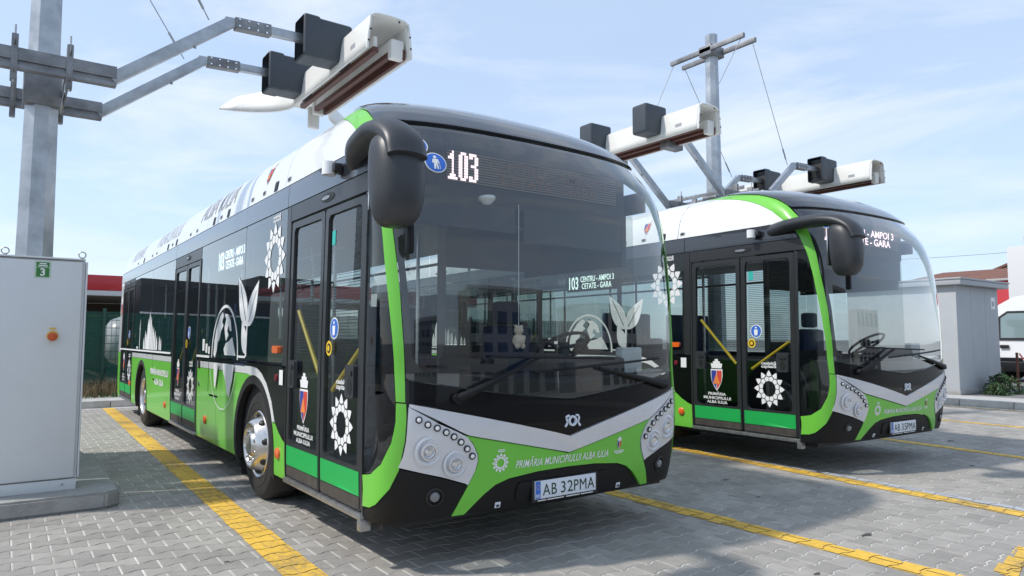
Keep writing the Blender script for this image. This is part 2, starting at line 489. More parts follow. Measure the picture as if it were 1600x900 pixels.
def crest(parent, x, z, h, where='side', off=0.003):
    """coat of arms: mural crown over a quartered shield; z = foot of the shield"""
    w = h * .46
    def sh(sc, dz=0): 
        return [(x + w * .5 * sc * a, z + h * .34 + (b - .34) * h * sc + dz) for a, b in ((0, 0), (.45, .13), (.85, .30), (1, .48), (1, .68), (-1, .68), (-1, .48), (-.85, .30), (-.45, .13))]
    e = decal('crest', [sh(1.0), [(x - w * .42, z + h * .71), (x + w * .42, z + h * .71), (x + w * .5, z + h * .86), (x + w * .3, z + h * .86), (x + w * .3, z + h * .93), (x + w * .14, z + h * .93), (x + w * .14, z + h), (x - w * .14, z + h), (x - w * .14, z + h * .93), (x - w * .3, z + h * .93), (x - w * .3, z + h * .86), (x - w * .5, z + h * .86)]], WHITEF, parent, where, off)
    def half(sg): return [(x + sg * .004, z + h * .05), (x + sg * w * .38, z + h * .28), (x + sg * w * .44, z + h * .46), (x + sg * w * .44, z + h * .64), (x + sg * .004, z + h * .64)][::sg]
    decal('crest_field', [half(-1)], NAVY, e, where, off + .002)
    decal('crest_field', [half(1)], RED, e, where, off + .002)
    decal('crest_gable', [[(x - w * .3, z + h * .22), (x + w * .3, z + h * .22), (x + w * .06, z + h * .5), (x - w * .06, z + h * .5)]], ORNG, e, where, off + .004)
    return e
def copy_tree(o, parent=None):
    c = o.copy(); COL.objects.link(c)
    c.parent = parent
    if parent is not None: c.matrix_parent_inverse = o.matrix_parent_inverse.copy()
    for ch in list(o.children): copy_tree(ch, c)
    return c

# ------------------------------------------------------------------ the bus
SK0 = .30                      # foot of the skirt
WX = (-2.768, -9.10)           # axle positions
def arch(cx, r, x0, x1, ztop, n=18):
    """skirt outline with a wheel arch"""
    c = .46
    t0 = math.acos(min(1, 0)) 
    pts = [(x0, SK0)]
    a0 = math.pi + math.asin((c - SK0) / r); a1 = -math.asin((c - SK0) / r)
    for i in range(n + 1):
        a = a0 + (a1 - a0) * i / n
        pts.append((cx + r * math.cos(a), c + r * math.sin(a)))
    pts += [(x1, SK0), (x1, ztop), (x0, ztop)]
    return pts
def add_arc(cx, r, c=.46, a0=200, a1=-20, n=20):
    return [(cx + r * math.cos(math.radians(a0 + (a1 - a0) * i / n)), c + r * math.sin(math.radians(a0 + (a1 - a0) * i / n))) for i in range(n + 1)]

def build_wheel(parent, cx, y, sgn, front):
    """y = outer face of the tyre, sgn -1 = door side"""
    ax = (0, sgn, 0)
    w = bpy.data.objects.new('wheel', None); COL.objects.link(w); w.parent = parent
    o = (cx, y, .478)
    bm = bmesh.new()
    add_lathe(bm, [(.285, -.02), (.30, .005), (.335, .012), (.40, .012), (.435, .004), (.452, -.012), (.470, -.03), (.478, -.05), (.478, -.13), (.474, -.132), (.474, -.14), (.478, -.142), (.478, -.22), (.470, -.245), (.44, -.262), (.30, -.25)], o, ax, 48)
    add_lathe(bm, [(.360, .0125), (.362, .0155), (.366, .0155), (.368, .0125)], o, ax, 48)
    bmo('tyre', bm, TYRE, w, 28)
    if front:
        prof = [(.288, -.03), (.292, .004), (.283, .012), (.272, .004), (.262, -.02), (.250, -.02), (.215, .055), (.195, .082), (.188, .085), (.180, .082), (.172, .062), (.165, .056), (.115, .056), (.108, .064), (.10, .078), (.085, .09), (.03, .093)]
    else:
        prof = [(.288, -.03), (.292, .004), (.283, .012), (.272, .002), (.262, -.03), (.255, -.10), (.235, -.13), (.17, -.145), (.165, -.12), (.13, -.11), (.11, -.02), (.10, .0), (.03, .004)]
    rim = lathe('rim', prof, o, ax, RIMM, w, 48)
    nb = 10; rb = .143 if front else .15; d0 = .056 if front else -.13
    for k in range(nb):
        t = 2 * math.pi * (k + .5) / nb
        p = (cx + rb * math.cos(t), y + sgn * d0, .478 + rb * math.sin(t))
        cyl('wheel_nut', p, (p[0], p[1] + sgn * .026, p[2]), .017, CHROME, rim, .013, 8)
    for k in range(8):
        b3 = bmesh.new()
        t = 2 * math.pi * (k + .25) / 8
        rr = .236; d = -.012 if front else -.115
        nrm = Vector((math.cos(t) * .9, sgn * .5, math.sin(t) * .9)).normalized()
        M = Matrix.Translation((cx + rr * math.cos(t), y + sgn * (d + .026), .478 + rr * math.sin(t))) @ nrm.to_track_quat('Z', 'Y').to_matrix().to_4x4() @ Matrix.Diagonal((1.0, 1.0, .5, 1))
        bmesh.ops.create_uvsphere(b3, u_segments=10, v_segments=6, radius=.031, matrix=M)
        bmo('hand_hole', b3, INK, rim, 40)
    return w

def build_bus():
    R = empty('electric_bus')
    # ---- roof and upper body, both sides
    for sd in (-1, 1):
        if sd < 0:
            low = [(-12.05, 2.66), (-2.16, 2.66)]
            # white roof fairing in two lengths, then the cab piece bounded by the green band
            for a, b in ((-12.05, -8.05), (-8.042, -4.95), (-4.942, -2.14)):
                side_sheet('roof_fairing', rect(a, b, 2.662, 3.5), WHITEP, R, off=.004, dv=.05)
            P = np.concatenate([from_x(densify([(-2.132, 3.5), (-2.132, 2.662), (-.86, 2.662)], .15, closed=False)), densify([(-1.43, 2.664), (-1.455, 2.74), (-1.49, 2.82), (-1.54, 2.90), (-1.62, 3.0), (-1.72, 3.10), (-1.86, 3.22), (-2.0, 3.34), (-2.2, 3.5)], .05, closed=False)])
            sheet('roof_fairing', [P], WHITEP, R, off=.004, dv=.05)
            # green band: down the pillar, over the mirror, back along the roof shoulder
            inner = [(-1.493, .577), (-1.403, .600), (-1.308, .670), (-1.243, .797), (-1.218, .919), (-1.218, 1.041), (-1.232, 1.290), (-1.243, 1.40), (-1.262, 1.55), (-1.284, 1.712), (-1.306, 1.905), (-1.324, 2.088), (-1.347, 2.30), (-1.375, 2.50), (-1.42, 2.66), (-1.482, 2.812), (-1.532, 2.90), (-1.612, 3.0), (-1.712, 3.10), (-1.852, 3.22), (-1.99, 3.34), (-2.19, 3.5)]
            outer = [(-1.70, 3.5), (-1.55, 3.34), (-1.45, 3.2), (-1.375, 3.08), (-1.315, 2.95), (-1.285, 2.852), (-1.27, 2.72), (-1.265, 2.6), (-1.262, 2.4), (-1.246, 2.083), (-1.222, 1.905), (-1.198, 1.707), (-1.180, 1.5), (-1.168, 1.365), (-1.163, 1.290), (-1.155, 1.032)]
            out2 = [(-1.145, .952), (-1.150, .807), (-1.180, .638), (-1.240, .525), (-1.340, .426), (-1.40, .398), (-1.483, .389)]
            up = [p for p in inner if p[1] > 1.02]
            sheet('pillar_band', [densify([(-1.218, 1.036)] + up[1:] + outer, .06)], GREEN, R, off=.008, dv=.06)
            lo = [p for p in inner if p[1] < 1.0]
            sheet('pillar_foot', [densify(out2[::-1] + [(-1.148, 1.022), (-1.216, 1.028)] + lo[::-1], .04)], GREEN, R, off=.010, dv=.06)
            QG = [(-1.493, .582), (-1.406, .606), (-1.314, .675), (-1.249, .800), (-1.224, .919), (-1.224, 1.041), (-1.238, 1.290), (-1.249, 1.40), (-1.268, 1.55), (-1.290, 1.712), (-1.312, 1.905), (-1.330, 2.088), (-1.352, 2.33)]
            e = from_x([(-.445, 2.33), (-.445, 1.8), (-.445, 1.2), (-.445, .7), (-.445, .582)])
            sheet('quarter_glass', [densify(QG + [tuple(p) for p in e], .06)], DOORG, R, off=.0, thick=.0, dv=.08)
            # dark cantrail
            e2 = from_x([(-.44, 2.34), (-.44, 2.46)])
            for a, b in ((-12.05, -6.63), (-6.622, -2.02)):
                side_sheet('cantrail', rect(a, b, 2.475, 2.654), CANTR, R, off=.004)
            P = np.concatenate([from_x(densify([(-2.012, 2.654), (-2.012, 2.475), (-.47, 2.475)], .1, closed=False)), [(-1.39, 2.475), (-1.40, 2.57), (-1.425, 2.654)]])
            sheet('cantrail', [P], CANTR, R, off=.004)
            for a, b in ((-6.62, -5.10), (-11.68, -10.25)):
                side_sheet('door_header', rect(a, b, 2.338, 2.468), GREYP, R, off=.002)
            P = np.concatenate([from_x(densify([(-1.93, 2.468), (-1.93, 2.345), (-.45, 2.345)], .1, closed=False)), [(-1.352, 2.345), (-1.372, 2.468)]])
            sheet('door_header', [P], GREYP, R, off=.002)
        else:
            for a, b in ((-12.05, -8.05), (-8.042, -4.95), (-4.942, -2.14)):
                side_sheet('roof_fairing', rect(a, b, 2.662, 3.5), WHITEP, R, side=1, off=.004, dv=.05)
            P = np.concatenate([from_x(densify([(-2.132, 3.5), (-2.132, 2.662), (-.86, 2.662)], .15, closed=False), 1), densify([(1.66, 2.71), (1.49, 2.82), (1.54, 2.90), (1.62, 3.0), (1.72, 3.10), (1.86, 3.22), (2.0, 3.34), (2.2, 3.5)], .05, closed=False)])
            sheet('roof_fairing', [P], WHITEP, R, off=.004, dv=.05)
            mir = lambda L: [(-a, b) for a, b in L]
            sheet('pillar_band', [densify(mir([(-1.218, 1.036)] + up[1:] + outer), .06)], GREEN, R, off=.008, dv=.06)
            sheet('pillar_foot', [densify(mir(out2[::-1] + [(-1.148, 1.022), (-1.216, 1.028)] + lo[::-1]), .04)], GREEN, R, off=.010, dv=.06)
            side_sheet('cantrail', rect(-12.05, -.47, 2.475, 2.654), CANTR, R, side=1, off=.004)
    for side_x in (-1,):
        slots = [(-10.14, 0), (-9.51, 1), (-8.69, 0), (-8.30, 0), (-7.37, 1), (-7.05, 0), (-6.75, 1), (-5.86, 0), (-5.49, 0), (-4.62, 1), (-4.31, 0), (-4.00, 1), (-3.12, 0), (-2.75, 0), (-2.40, 1), (-2.06, 0)]
        for x, big in slots:
            w, h = (.050, .045) if big else (.042, .022)
            d = decal('roof_vent_slot', [rect(x - w, x + w, 2.715 - h, 2.715 + h, .014)], GREYT if not big else INK, R, off=.007)
            decal('slot_hole', [rect(x - w * .6, x + w * .6, 2.715 - h * .6, 2.715 + h * .6, .008)], INK, d, off=.0095)
    letters('roof_lettering', 'ALBA IULIA', -4.62, 2.80, .27, GREYT, R, w=1.55, off=.007, bold=.0, dv=.025)
    letters('roof_lettering', 'MUNICIPIULUI', -7.55, 2.80, .27, PALET, R, w=1.75, off=.007, bold=.0, dv=.025)
    letters('roof_lettering', 'PRIMĂRIA', -10.4, 2.80, .27, PALET, R, w=1.3, off=.007, bold=.0, dv=.025)
    crest(R, -2.72, 2.78, .26, off=.008)
    # roof deck and dark front cap
    bm = bmesh.new()
    add_box(bm, (-12.0, W - .70, 3.10), (-1.25, W + .70, 3.214), .02)
    bmo('roof_deck', bm, WHITEP, R, 35)
    cap = [(-1.283, 2.852), (-1.31, 2.95), (-1.37, 3.08), (-1.445, 3.2), (-1.545, 3.34), (-1.69, 3.5), (1.69, 3.5), (1.545, 3.34), (1.445, 3.2), (1.37, 3.08), (1.31, 2.95), (1.283, 2.852), (1.262, 2.825), (-1.262, 2.825)]
    sheet('roof_cap', [densify(cap, .05)], ROOFBLK, R, off=.022, thick=.03, du=.05, dv=.05)
    pyd('roof_cap_deck', [(-1.17, W - .70, 3.20), (-1.17, W + .70, 3.20), (-2.3, W + .70, 3.21), (-2.3, W - .70, 3.21)], [(0, 1, 2, 3)], ROOFBLK, R)
    # ---- windscreen and front
    ws = [(-1.258, 2.818), (-1.26, 2.6), (-1.257, 2.4), (-1.241, 2.083), (-1.217, 1.905), (-1.193, 1.707), (-1.175, 1.5), (-1.163, 1.365), (-1.158, 1.290), (-1.153, 1.172)]
    seam = [tuple(p) for p in from_y([(y, 1.008 + .158 * abs(y / 1.15) ** 1.25) for y in np.linspace(-1.13, 1.13, 40)])]
    WS = ws + seam + [(-a, b) for a, b in ws[::-1]]
    sheet('windscreen', [densify(WS, .05)], WSG, R, off=.004, thick=0, du=.05, dv=.05)
    # printed border of the windscreen, on its inner face
    i2 = [(a + .05, b) for a, b in ws]; i2[0] = (-1.20, 2.79); i2[-1] = (-1.105, 1.25)
    s2 = [tuple(p) for p in from_y([(y, 1.115 + .105 * abs(y / 1.15) ** 1.25) for y in np.linspace(-1.06, 1.06, 30)])]
    WI = i2[:-1] + s2 + [(-a, b) for a, b in i2[:-1][::-1]]
    sheet('windscreen_border', [densify(WS, .05), densify(WI, .05)], INK, R, off=-.004, thick=0, du=.05, dv=.05)
    SV = lambda y: .762 + .262 * (abs(y) / 1.15) ** .93            # upper edge of the silver V
    SB = lambda y: .655 + (.17 * (abs(y) / .79) if abs(y) < .79 else .17 + .186 * (abs(y) - .79) / .36)
    ys = np.linspace(-1.14, 1.14, 45)
    front_sheet('nose_panel', [(y, SV(y) + .006) for y in ys] + [(y, 1.000 + .158 * abs(y / 1.15) ** 1.25) for y in ys[::-1]], BLACKG, R, off=.004, du=.05, dv=.05)
    front_sheet('silver_trim', [(y, SB(y)) for y in ys] + [(y, max(SV(y), SB(y) + .003)) for y in ys[::-1]], SILVER, R, off=.014, thick=.03, du=.05, dv=.05)
    HL = [(-1.143, 1.005), (-.98, .905), (-.85, .845), (-.79, .812), (-.745, .76), (-.715, .70), (-.71, .66), (-.725, .60), (-.765, .52), (-.785, .532), (-.94, .585), (-1.06, .618), (-1.185, .655), (-1.165, .72), (-1.155, .80), (-1.150, .90)]
    GR = [(y, SB(y) - .008) for y in np.linspace(-.80, .80, 33)] + [(.745, .77), (.708, .70), (.702, .655), (.718, .60), (.76, .515), (.80, .44), (.845, .335), (.765, .335), (.70, .40), (.645, .45), (.57, .50), (.47, .53), (.25, .552), (0, .558)] + [(-.25, .552), (-.47, .53), (-.57, .50), (-.645, .45), (-.70, .40), (-.765, .335), (-.845, .335), (-.80, .44), (-.76, .515), (-.718, .60), (-.702, .655), (-.708, .70), (-.745, .77)]
    front_sheet('front_panel', GR, GREEN, R, off=.006, thick=.03, du=.05, dv=.05)
    PR = [(.755, .335), (.69, .40), (.637, .445), (.565, .493), (.465, .523), (.25, .545), (0, .551), (-.25, .545), (-.465, .523), (-.565, .493), (-.637, .445), (-.69, .40), (-.755, .335), (-.6, .320), (0, .312), (.6, .320)]
    front_sheet('bumper', PR, BLACKM, R, off=-.012, thick=.03, du=.05, dv=.05)
    front_sheet('plate_recess', rect(-.40, .40, .36, .49, .04), BLACKM, R, off=-.004, thick=.02)
    for sg in (-1, 1):
        mm = (lambda L: L) if sg < 0 else (lambda L: [(-a, b) for a, b in L])
        hp = front_sheet('headlight_panel', mm(HL), SILVER, R, off=.012, thick=.04, du=.03, dv=.03)
        leds = [(-1.09, .929), (-1.04, .900), (-.985, .878), (-.93, .851), (-.88, .822), (-.833, .788), (-.79, .744), (-.752, .697)]
        for y, z in leds:
            q = from_y([(y * -sg, z)])[0]; c = skin(*q); n = skin_n(*q)
            bm = bmesh.new()
            add_lathe(bm, [(.021, .0), (.021, .010), (.017, .012), (.0155, .006)], c + n * .012, n, 18)
            h = bmo('running_light', bm, DARKM, hp, 30)
            lathe('lens', [(.0155, .0), (.013, .007), (.006, .010), (.001, .0105)], c + n * .016, n, WHITEP, h, 14)
        for y, z, r in ((-1.03, .741, .052), (-.86, .656, .047)):
            q = from_y([(y * -sg, z)])[0]; c = skin(*q); n = Vector(skin_n(*q)); n = (n + Vector((1.2, 0, 0))).normalized()
            c = Vector(c)
            h = lathe('headlight', [(r * 1.75, .016), (r * 1.45, .021), (r * 1.15, .012), (r, .005), (r * .99, .024), (r * .9, .026), (r * .82, .010), (r * .55, -.01), (r * .05, -.012)], c, n, SILVER, hp, 32)
            lathe('reflector', [(r * .93, .020), (r * .92, .027), (r * .80, .027), (r * .74, .014), (r * .5, .004), (r * .46, .016), (r * .40, .019), (r * .02, .021)], c + n * .004, n, CHROME, h, 28)
            lathe('lens', [(r * .90, .030), (r * .6, .040), (r * .25, .045), (r * .01, .046)], c, n, LENS, h, 28)
        BK = [(-1.19, .645), (-1.06, .608), (-.94, .575), (-.79, .524), (-.765, .508), (-.81, .42), (-.852, .335), (-1.0, .325), (-1.14, .318), (-1.2, .318)]
        bk = np.concatenate([from_y(densify(mm(BK), .06, closed=False)), [(sg * v[0], v[1]) for v in ((1.33, .312), (1.49, .312), (1.493, .38), (1.41, .388), (1.35, .416), (1.25, .515), (1.19, .63))]])
        sheet('bumper_corner', [densify(bk, .05)], BLACKM, R, off=.004, thick=.04, du=.04, dv=.04)
        q = from_y([(.97 * sg, .466)])[0]; c = Vector(skin(*q)); n = Vector(skin_n(*q))
        fl = lathe('fog_light', [(.058, .0), (.055, .006), (.046, .008), (.042, -.006)], c + n * .006, n, INK, R, 24)
        lathe('lens', [(.032, .0), (.027, .010), (.014, .016), (.002, .018)], c + n * .004, n, mat('smoked_lens', (.16, .17, .19), .12, coat=1.0), fl, 20)
    front_sheet('tow_eye_cover', rect(-.545, -.505, .340, .378, .004), PLATEW, R, off=-.008, thick=.002)
    front_sheet('tow_eye_cover', rect(.505, .545, .340, .378, .004), PLATEW, R, off=-.008, thick=.002)
    decal('tow_symbol', [rect(-.536, -.514, .348, .362)], INK, R, 'front', off=-.005)
    decal('tow_symbol', [rect(.514, .536, .348, .362)], INK, R, 'front', off=-.005)
    letters('front_lettering', 'PRIMĂRIA MUNICIPIULUI ALBA IULIA', -.03, .588, .050, WHITEF, R, 'front', w=.80, off=.009, bold=.012, shear=.25, spacing=1.05)
    decal('rosette_emblem', rosette_polys(-.545, .635, .062), WHITEF, R, 'front', off=.009)
    decal('emblem_caption', [rect(-.57, -.52, .703, .709), rect(-.57, -.52, .713, .719)], WHITEF, R, 'front', off=.009)
    crest(R, .475, .63, .088, 'front', off=.009)
    decal('emblem_caption', [rect(.425, .525, .617, .622), rect(.425, .525, .608, .613), rect(.445, .505, .599, .604)], WHITEF, R, 'front', off=.009)
    # maker's ring badge
    q = from_y([(.012, .862)])[0]; c = Vector(skin(*q)) + Vector((.004, 0, 0))
    bm = bmesh.new()
    for k in range(28):
        a = 2 * math.pi * k / 28
    add_lathe(bm, [(.036, 0), (.036, .012), (.033, .016), (.024, .016), (.021, .012), (.021, 0)], c, (1, 0, 0), 28)
    for sg in (-1, 1):
        pts = [(0, sg * .030, .036), (0, sg * .052, .030), (0, sg * .056, .008), (0, sg * .046, -.006), (0, sg * .058, -.026), (0, sg * .066, -.036)] if sg > 0 else [(0, -.030, .036), (0, -.054, .026), (0, -.050, .006), (0, -.046, -.008), (0, -.056, -.028), (0, -.066, -.034)]
        add_tube(bm, spline([c + Vector(p) + Vector((.006, 0, 0)) for p in pts], 3), .008, 6)
    bmo('maker_badge', bm, PLATEW, R, 40)
    # wipers
    def on(y, z, o):
        q = from_y([(y, z)])[0]; return tuple(np.array(skin(*q)) + np.array(skin_n(*q)) * o)
    for piv, elb, b0, b1, kn in (((-.86, 1.046), (-.29, 1.285), (-.64, 1.298), (.39, 1.270), -1), ((.98, 1.06), (.25, 1.205), (-.30, 1.190), (.92, 1.262), 1)):
        o = .055 if kn < 0 else .035
        w = tube('wiper', [on(*piv, .03), on(piv[0] + .12 * (elb[0] - piv[0]), piv[1] + .12 * (elb[1] - piv[1]), o), on((piv[0] + elb[0]) / 2, (piv[1] + elb[1]) / 2, o), on(*elb, o)], .016, BLACKM, R, 8, radii=[.030, .026, .018, .010])
        cyl('wiper_pivot', on(*piv, -.01), on(*piv, .05), .036, BLACKM, w, r1=.030)
        n = 9
        tube('wiper_blade', [on(b0[0] + (b1[0] - b0[0]) * i / n, b0[1] + (b1[1] - b0[1]) * i / n, o - .018) for i in range(n + 1)], .009, BLACKM, w, 6)
        tube('wiper_bow', [on(b0[0] + (b1[0] - b0[0]) * (.2 + .6 * i / n), b0[1] + (b1[1] - b0[1]) * (.2 + .6 * i / n) + .0, o + .004) for i in range(n + 1)], .007, BLACKM, w, 6)
    # ---- skirt on both sides
    for sd in (-1, 1):
        k = dict(side=sd)
        side_sheet('rear_corner_panel', rect(-12.05, -11.70, SK0, 1.14), GREEN, R, **k)
        side_sheet('rear_corner_trim', rect(-12.05, -11.70, 1.15, 2.47), WHITEP, R, **k)
        x0 = -10.24 if sd < 0 else -11.69
        x1 = -6.65
        side_sheet('rear_skirt', arch(-9.17, .60, x0, x1, 1.085), GREEN, R, **k)
        side_sheet('skirt_band', rect(x0, x1, 1.089, 1.162), WHITEP, R, **k)
        side_sheet('waist_panel', rect(x0, x1, 1.166, 1.205), BLACKG, R, **k)
        side_sheet('arch_lip', add_arc(-9.17, .60) + add_arc(-9.17, .535)[::-1], RUBBER, R, off=.004, thick=.05, **k)
        side_sheet('arch_lip', add_arc(-2.83, .615) + add_arc(-2.83, .545)[::-1], RUBBER, R, off=.004, thick=.05, **k)
        xm = -5.09 if sd < 0 else -6.64
        # centre skirt up to the front arch
        c = .46; r = .62; cx = -2.83
        arcL = [p for p in add_arc(cx, r, c, 195, 60, 18)]
        side_sheet('centre_skirt', [(xm, SK0), (-4.175, SK0), (-4.175, 1.078), (xm, 1.078)], GREEN, R, **k)
        gr = [(-4.168, SK0)] + arcL[:12] + [(-2.98, 1.085), (-3.15, 1.085), (-4.168, 1.078)]
        side_sheet('centre_skirt', [(-4.168, SK0), (-3.432, SK0)] + [p for p in add_arc(cx, r, c, 194, 97, 14)] + [(-3.05, 1.083), (-4.168, 1.078)], GREEN, R, **k)
        band = [(xm, 1.082), (-4.168, 1.082), (-3.05, 1.087)] + add_arc(cx, r, c, 97, 24, 14) + [(-2.235, .735), (-2.20, .72)] + [(-2.30, .88), (-2.45, 1.02), (-2.60, 1.10), (-2.76, 1.146), (-2.90, 1.156), (-4.168, 1.152), (xm, 1.15)]
        side_sheet('skirt_band', band, WHITEP, R, **k)
        gf = add_arc(cx, r, c, 24, -15, 8) + [(-2.226, SK0), (-1.925, SK0), (-1.925, .575), (-2.0, .60), (-2.10, .65), (-2.17, .70), (-2.20, .714)]
        side_sheet('front_skirt', gf, GREEN, R, **k)
        bp = [(xm, 1.156), (-4.168, 1.158), (-2.90, 1.162), (-2.75, 1.152), (-2.59, 1.106), (-2.44, 1.025), (-2.29, .885), (-2.195, .722), (-2.165, .706), (-2.10, .657), (-2.0, .607), (-1.925, .583), (-1.925, 1.165), (-2.2, 1.178), (-4.3, 1.205), (xm, 1.205)]
        side_sheet('waist_panel', bp, BLACKG, R, **k)
        # wheel housings
        for wx in WX:
            bm = bmesh.new(); y0 = .05 if sd < 0 else 2.5; y1 = .62 if sd < 0 else 1.93
            prof = add_arc(wx - .06, .58, .46, 215, -35, 16)
            a = [bm.verts.new((p[0], y0, p[1])) for p in prof]; b = [bm.verts.new((p[0], y1, p[1])) for p in prof]
            for i in range(len(a) - 1): bm.faces.new((a[i], a[i + 1], b[i + 1], b[i]))
            bm.faces.new(b)
            bmo('wheel_housing', bm, INK, R)
        if sd > 0:
            side_sheet('front_skirt', [(-1.917, SK0), (-.46, SK0), (-.46, 1.165), (-1.917, 1.165)], GREEN, R, **k)
            for a, b in ((-11.69, -9.3), (-9.29, -6.65), (-6.64, -4.2), (-4.19, -2.0), (-1.99, -.62)):
                side_sheet('side_window', rect(a, b, 1.212, 2.468, .03), SIDEG, R, off=.0, thick=0, **k)
    # window glazing on the door side
    for a, b in ((-10.235, -8.44), (-8.43, -6.655), (-5.085, -3.235), (-3.225, -2.035)):
        g = side_sheet('side_window', rect(a, b, 1.212, 2.468, .02), SIDEG, R, off=.0, thick=0)
        side_sheet('window_seal', rect(a - .004, b + .004, 1.206, 2.472), RUBBER, g, off=-.004, thick=.02, holes=[rect(a + .03, b - .03, 1.25, 2.43, .05)])
    side_sheet('pillar_trim', rect(-2.028, -1.935, 1.19, 2.468), GREYP, R, off=.003)
    for x in (-1.91, -.455):
        pass
    # ---- doors
    def leaf(x0, x1, kind, front):
        d = side_sheet('door_leaf', rect(x0, x1, .345, 2.325, .03), GREYP, R, off=.004, thick=.035, holes=[rect(x0 + .055, x1 - .055, .605, 2.275, .045)])
        side_sheet('door_glass', rect(x0 + .03, x1 - .03, .595, 2.285), DOORG, d, off=-.012, thick=0)
        side_sheet('stripe', rect(x0 + .02, x1 - .02, .435, .582), STRIPE, d, off=.008, thick=.003)
        side_sheet('kick_plate', rect(x0 + .02, x1 - .02, .355, .428), KICK, d, off=.008, thick=.003)
        xc = (x0 + x1) / 2
        if front:
            xa, xb = (x0 + .10, x1 - .10)
            za, zb = (1.62, 1.10) if kind == 'crest' else (1.05, 1.36)
            tube('grab_rail', [(xa, .045, za), (xb, .045, zb)], .017, YELLOWR, d, 8)
            hx = x0 + .13 if kind == 'crest' else x1 - .155
            hz = 1.135
            h = side_sheet('door_handle', rect(hx - .07, hx + .07, hz - .105, hz + .105, .02), MIRRORP, d, off=.022, thick=.03)
            side_sheet('handle_recess', disc(hx + .01, hz - .035, .035, .05), INK, h, off=.0245, thick=.001)
            side_sheet('handle_grip', rect(hx - .04, hx + .05, hz + .035, hz + .07, .012), GREYP, h, off=.032, thick=.012)
            bm = bmesh.new()
            for i in range(46):
                z = 1.30 + i * .021
                add_box(bm, (x0 + .07, .042, z), (x1 - .07, .045, z + .004))
            o = bmo('fine_grille', bm, DARKM, d); tag(o, kind='stuff')
        else:
            tube('grab_rail', [(x0 + .12, .07, 1.1), (x1 - .12, .07, 1.5)], .013, YELLOWR, d, 8)
        if kind == 'crest':
            crest(d, xc - .005, .775 if front else .80, .375 if front else .34, off=-.008)
            for i, t in enumerate(('PRIMĂRIA', 'MUNICIPIULUI', 'ALBA IULIA')):
                letters('door_lettering', t, xc - .005, .722 - i * .048, .034, WHITEF, d, w=(.26, .40, .30)[i] * (1 if front else .9), off=-.008, bold=.02)
        else:
            decal('rosette_emblem', rosette_polys(xc + .0, .84, .205, .95), WHITEF, d, off=-.008)
            letters('emblem_caption', 'cealaltă', xc, 1.105, .034, WHITEF, d, w=.19, off=-.008, bold=.02)
            letters('emblem_caption', 'capitală', xc, 1.06, .034, WHITEF, d, w=.19, off=-.008, bold=.02)
            p = decal('sticker', [disc(x0 + .19, 1.478, .075)], WHITEF, d, off=-.009)
            decal('sticker_field', [disc(x0 + .19, 1.478, .066)], BLUE, p, off=-.007)
            decal('sticker_figure', [disc(x0 + .19, 1.516, .012, n=10), [(x0 + .165, 1.495), (x0 + .215, 1.495), (x0 + .212, 1.45), (x0 + .208, 1.43), (x0 + .172, 1.43), (x0 + .168, 1.45)]], WHITEF, p, off=-.005)
            p = decal('door_button', [disc(x0 + .14, 1.341, .052)], YELLOWR, d, off=.006)
            decal('button_ring', [disc(x0 + .14, 1.341, .034)], INK, p, off=.008)
            decal('button_centre', [disc(x0 + .14, 1.341, .020)], YELLOWR, p, off=.010)
            if front:
                decal('sticker', [rect(x0 + .10, x0 + .16, 2.06, 2.16)], mat('teal_print', (.03, .42, .36), .5), d, off=-.009)
        return d
    for xr, xf, front in ((-1.905, -.47, True), (-6.615, -5.115, False), (-11.67, -10.265, False)):
        xm = (xr + xf) / 2 + .01
        side_sheet('door_post', rect(xr - .018, xr + .004, .33, 2.335), RUBBER, R, off=.008, thick=.03)
        side_sheet('door_post', rect(xf - .004, xf + .022, .33, 2.335), GREYP, R, off=.008, thick=.03)
        leaf(xr + .010, xm - .008, 'crest', front)
        leaf(xm + .008, xf - .010, 'rosette', front)
        bm = bmesh.new()
        add_box(bm, (xr - .01, -.015, .298), (xf + .02, .25, .336), .006)
        s = bmo('door_sill', bm, STEEL, R, 35)
        if front: box('sill_bracket', (xf - .01, -.02, .235), (xf + .045, .05, .300), STEEL, s, .006)
        ox = xm + .03
        e = side_sheet('release_handle', disc(ox, 2.412, .125, .032), INK, R, off=.006, thick=.006)
        side_sheet('handle_pull', disc(ox - .02, 2.412, .075, .014), STEEL, e, off=.012, thick=.004)
    # ---- prints on the door side
    decal('white_line', [rect(-11.69, -6.66, 1.198, 1.222)], WHITEF, R, off=.016)
    decal('white_line', [rect(-5.08, -4.46, 1.198, 1.222)], WHITEF, R, off=.016)
    gx, gz, gr_, gq = -3.885, 1.22, .52, 1.0
    ring = lambda r0, r1, a0, a1, n=40: [(gx + r0 * math.cos(math.radians(a0 + (a1 - a0) * i / n)), gz + r0 * math.sin(math.radians(a0 + (a1 - a0) * i / n))) for i in range(n + 1)] + [(gx + r1 * math.cos(math.radians(a1 + (a0 - a1) * i / n)), gz + r1 * math.sin(math.radians(a1 + (a0 - a1) * i / n))) for i in range(n + 1)]
    g = decal('globe_outline', [ring(.53, .50, -2, 182)], WHITEF, R, off=.004)
    decal('globe_outline', [ring(.53, .52, 196, 344)], WHITEF, R, off=.017)
    cont = [[(-.44, .02), (-.42, .16), (-.34, .30), (-.24, .40), (-.12, .46), (-.06, .42), (-.12, .36), (-.06, .32), (-.16, .26), (-.20, .18), (-.28, .14), (-.30, .06), (-.38, -.02)],
            [(-.02, .44), (.12, .43), (.22, .36), (.26, .26), (.20, .26), (.14, .32), (.10, .26), (.16, .22), (.06, .16), (.02, .22), (-.02, .30), (.04, .38)],
            [(.06, .14), (.18, .16), (.30, .20), (.38, .10), (.44, .02), (.02, .02), (-.02, .08)]]
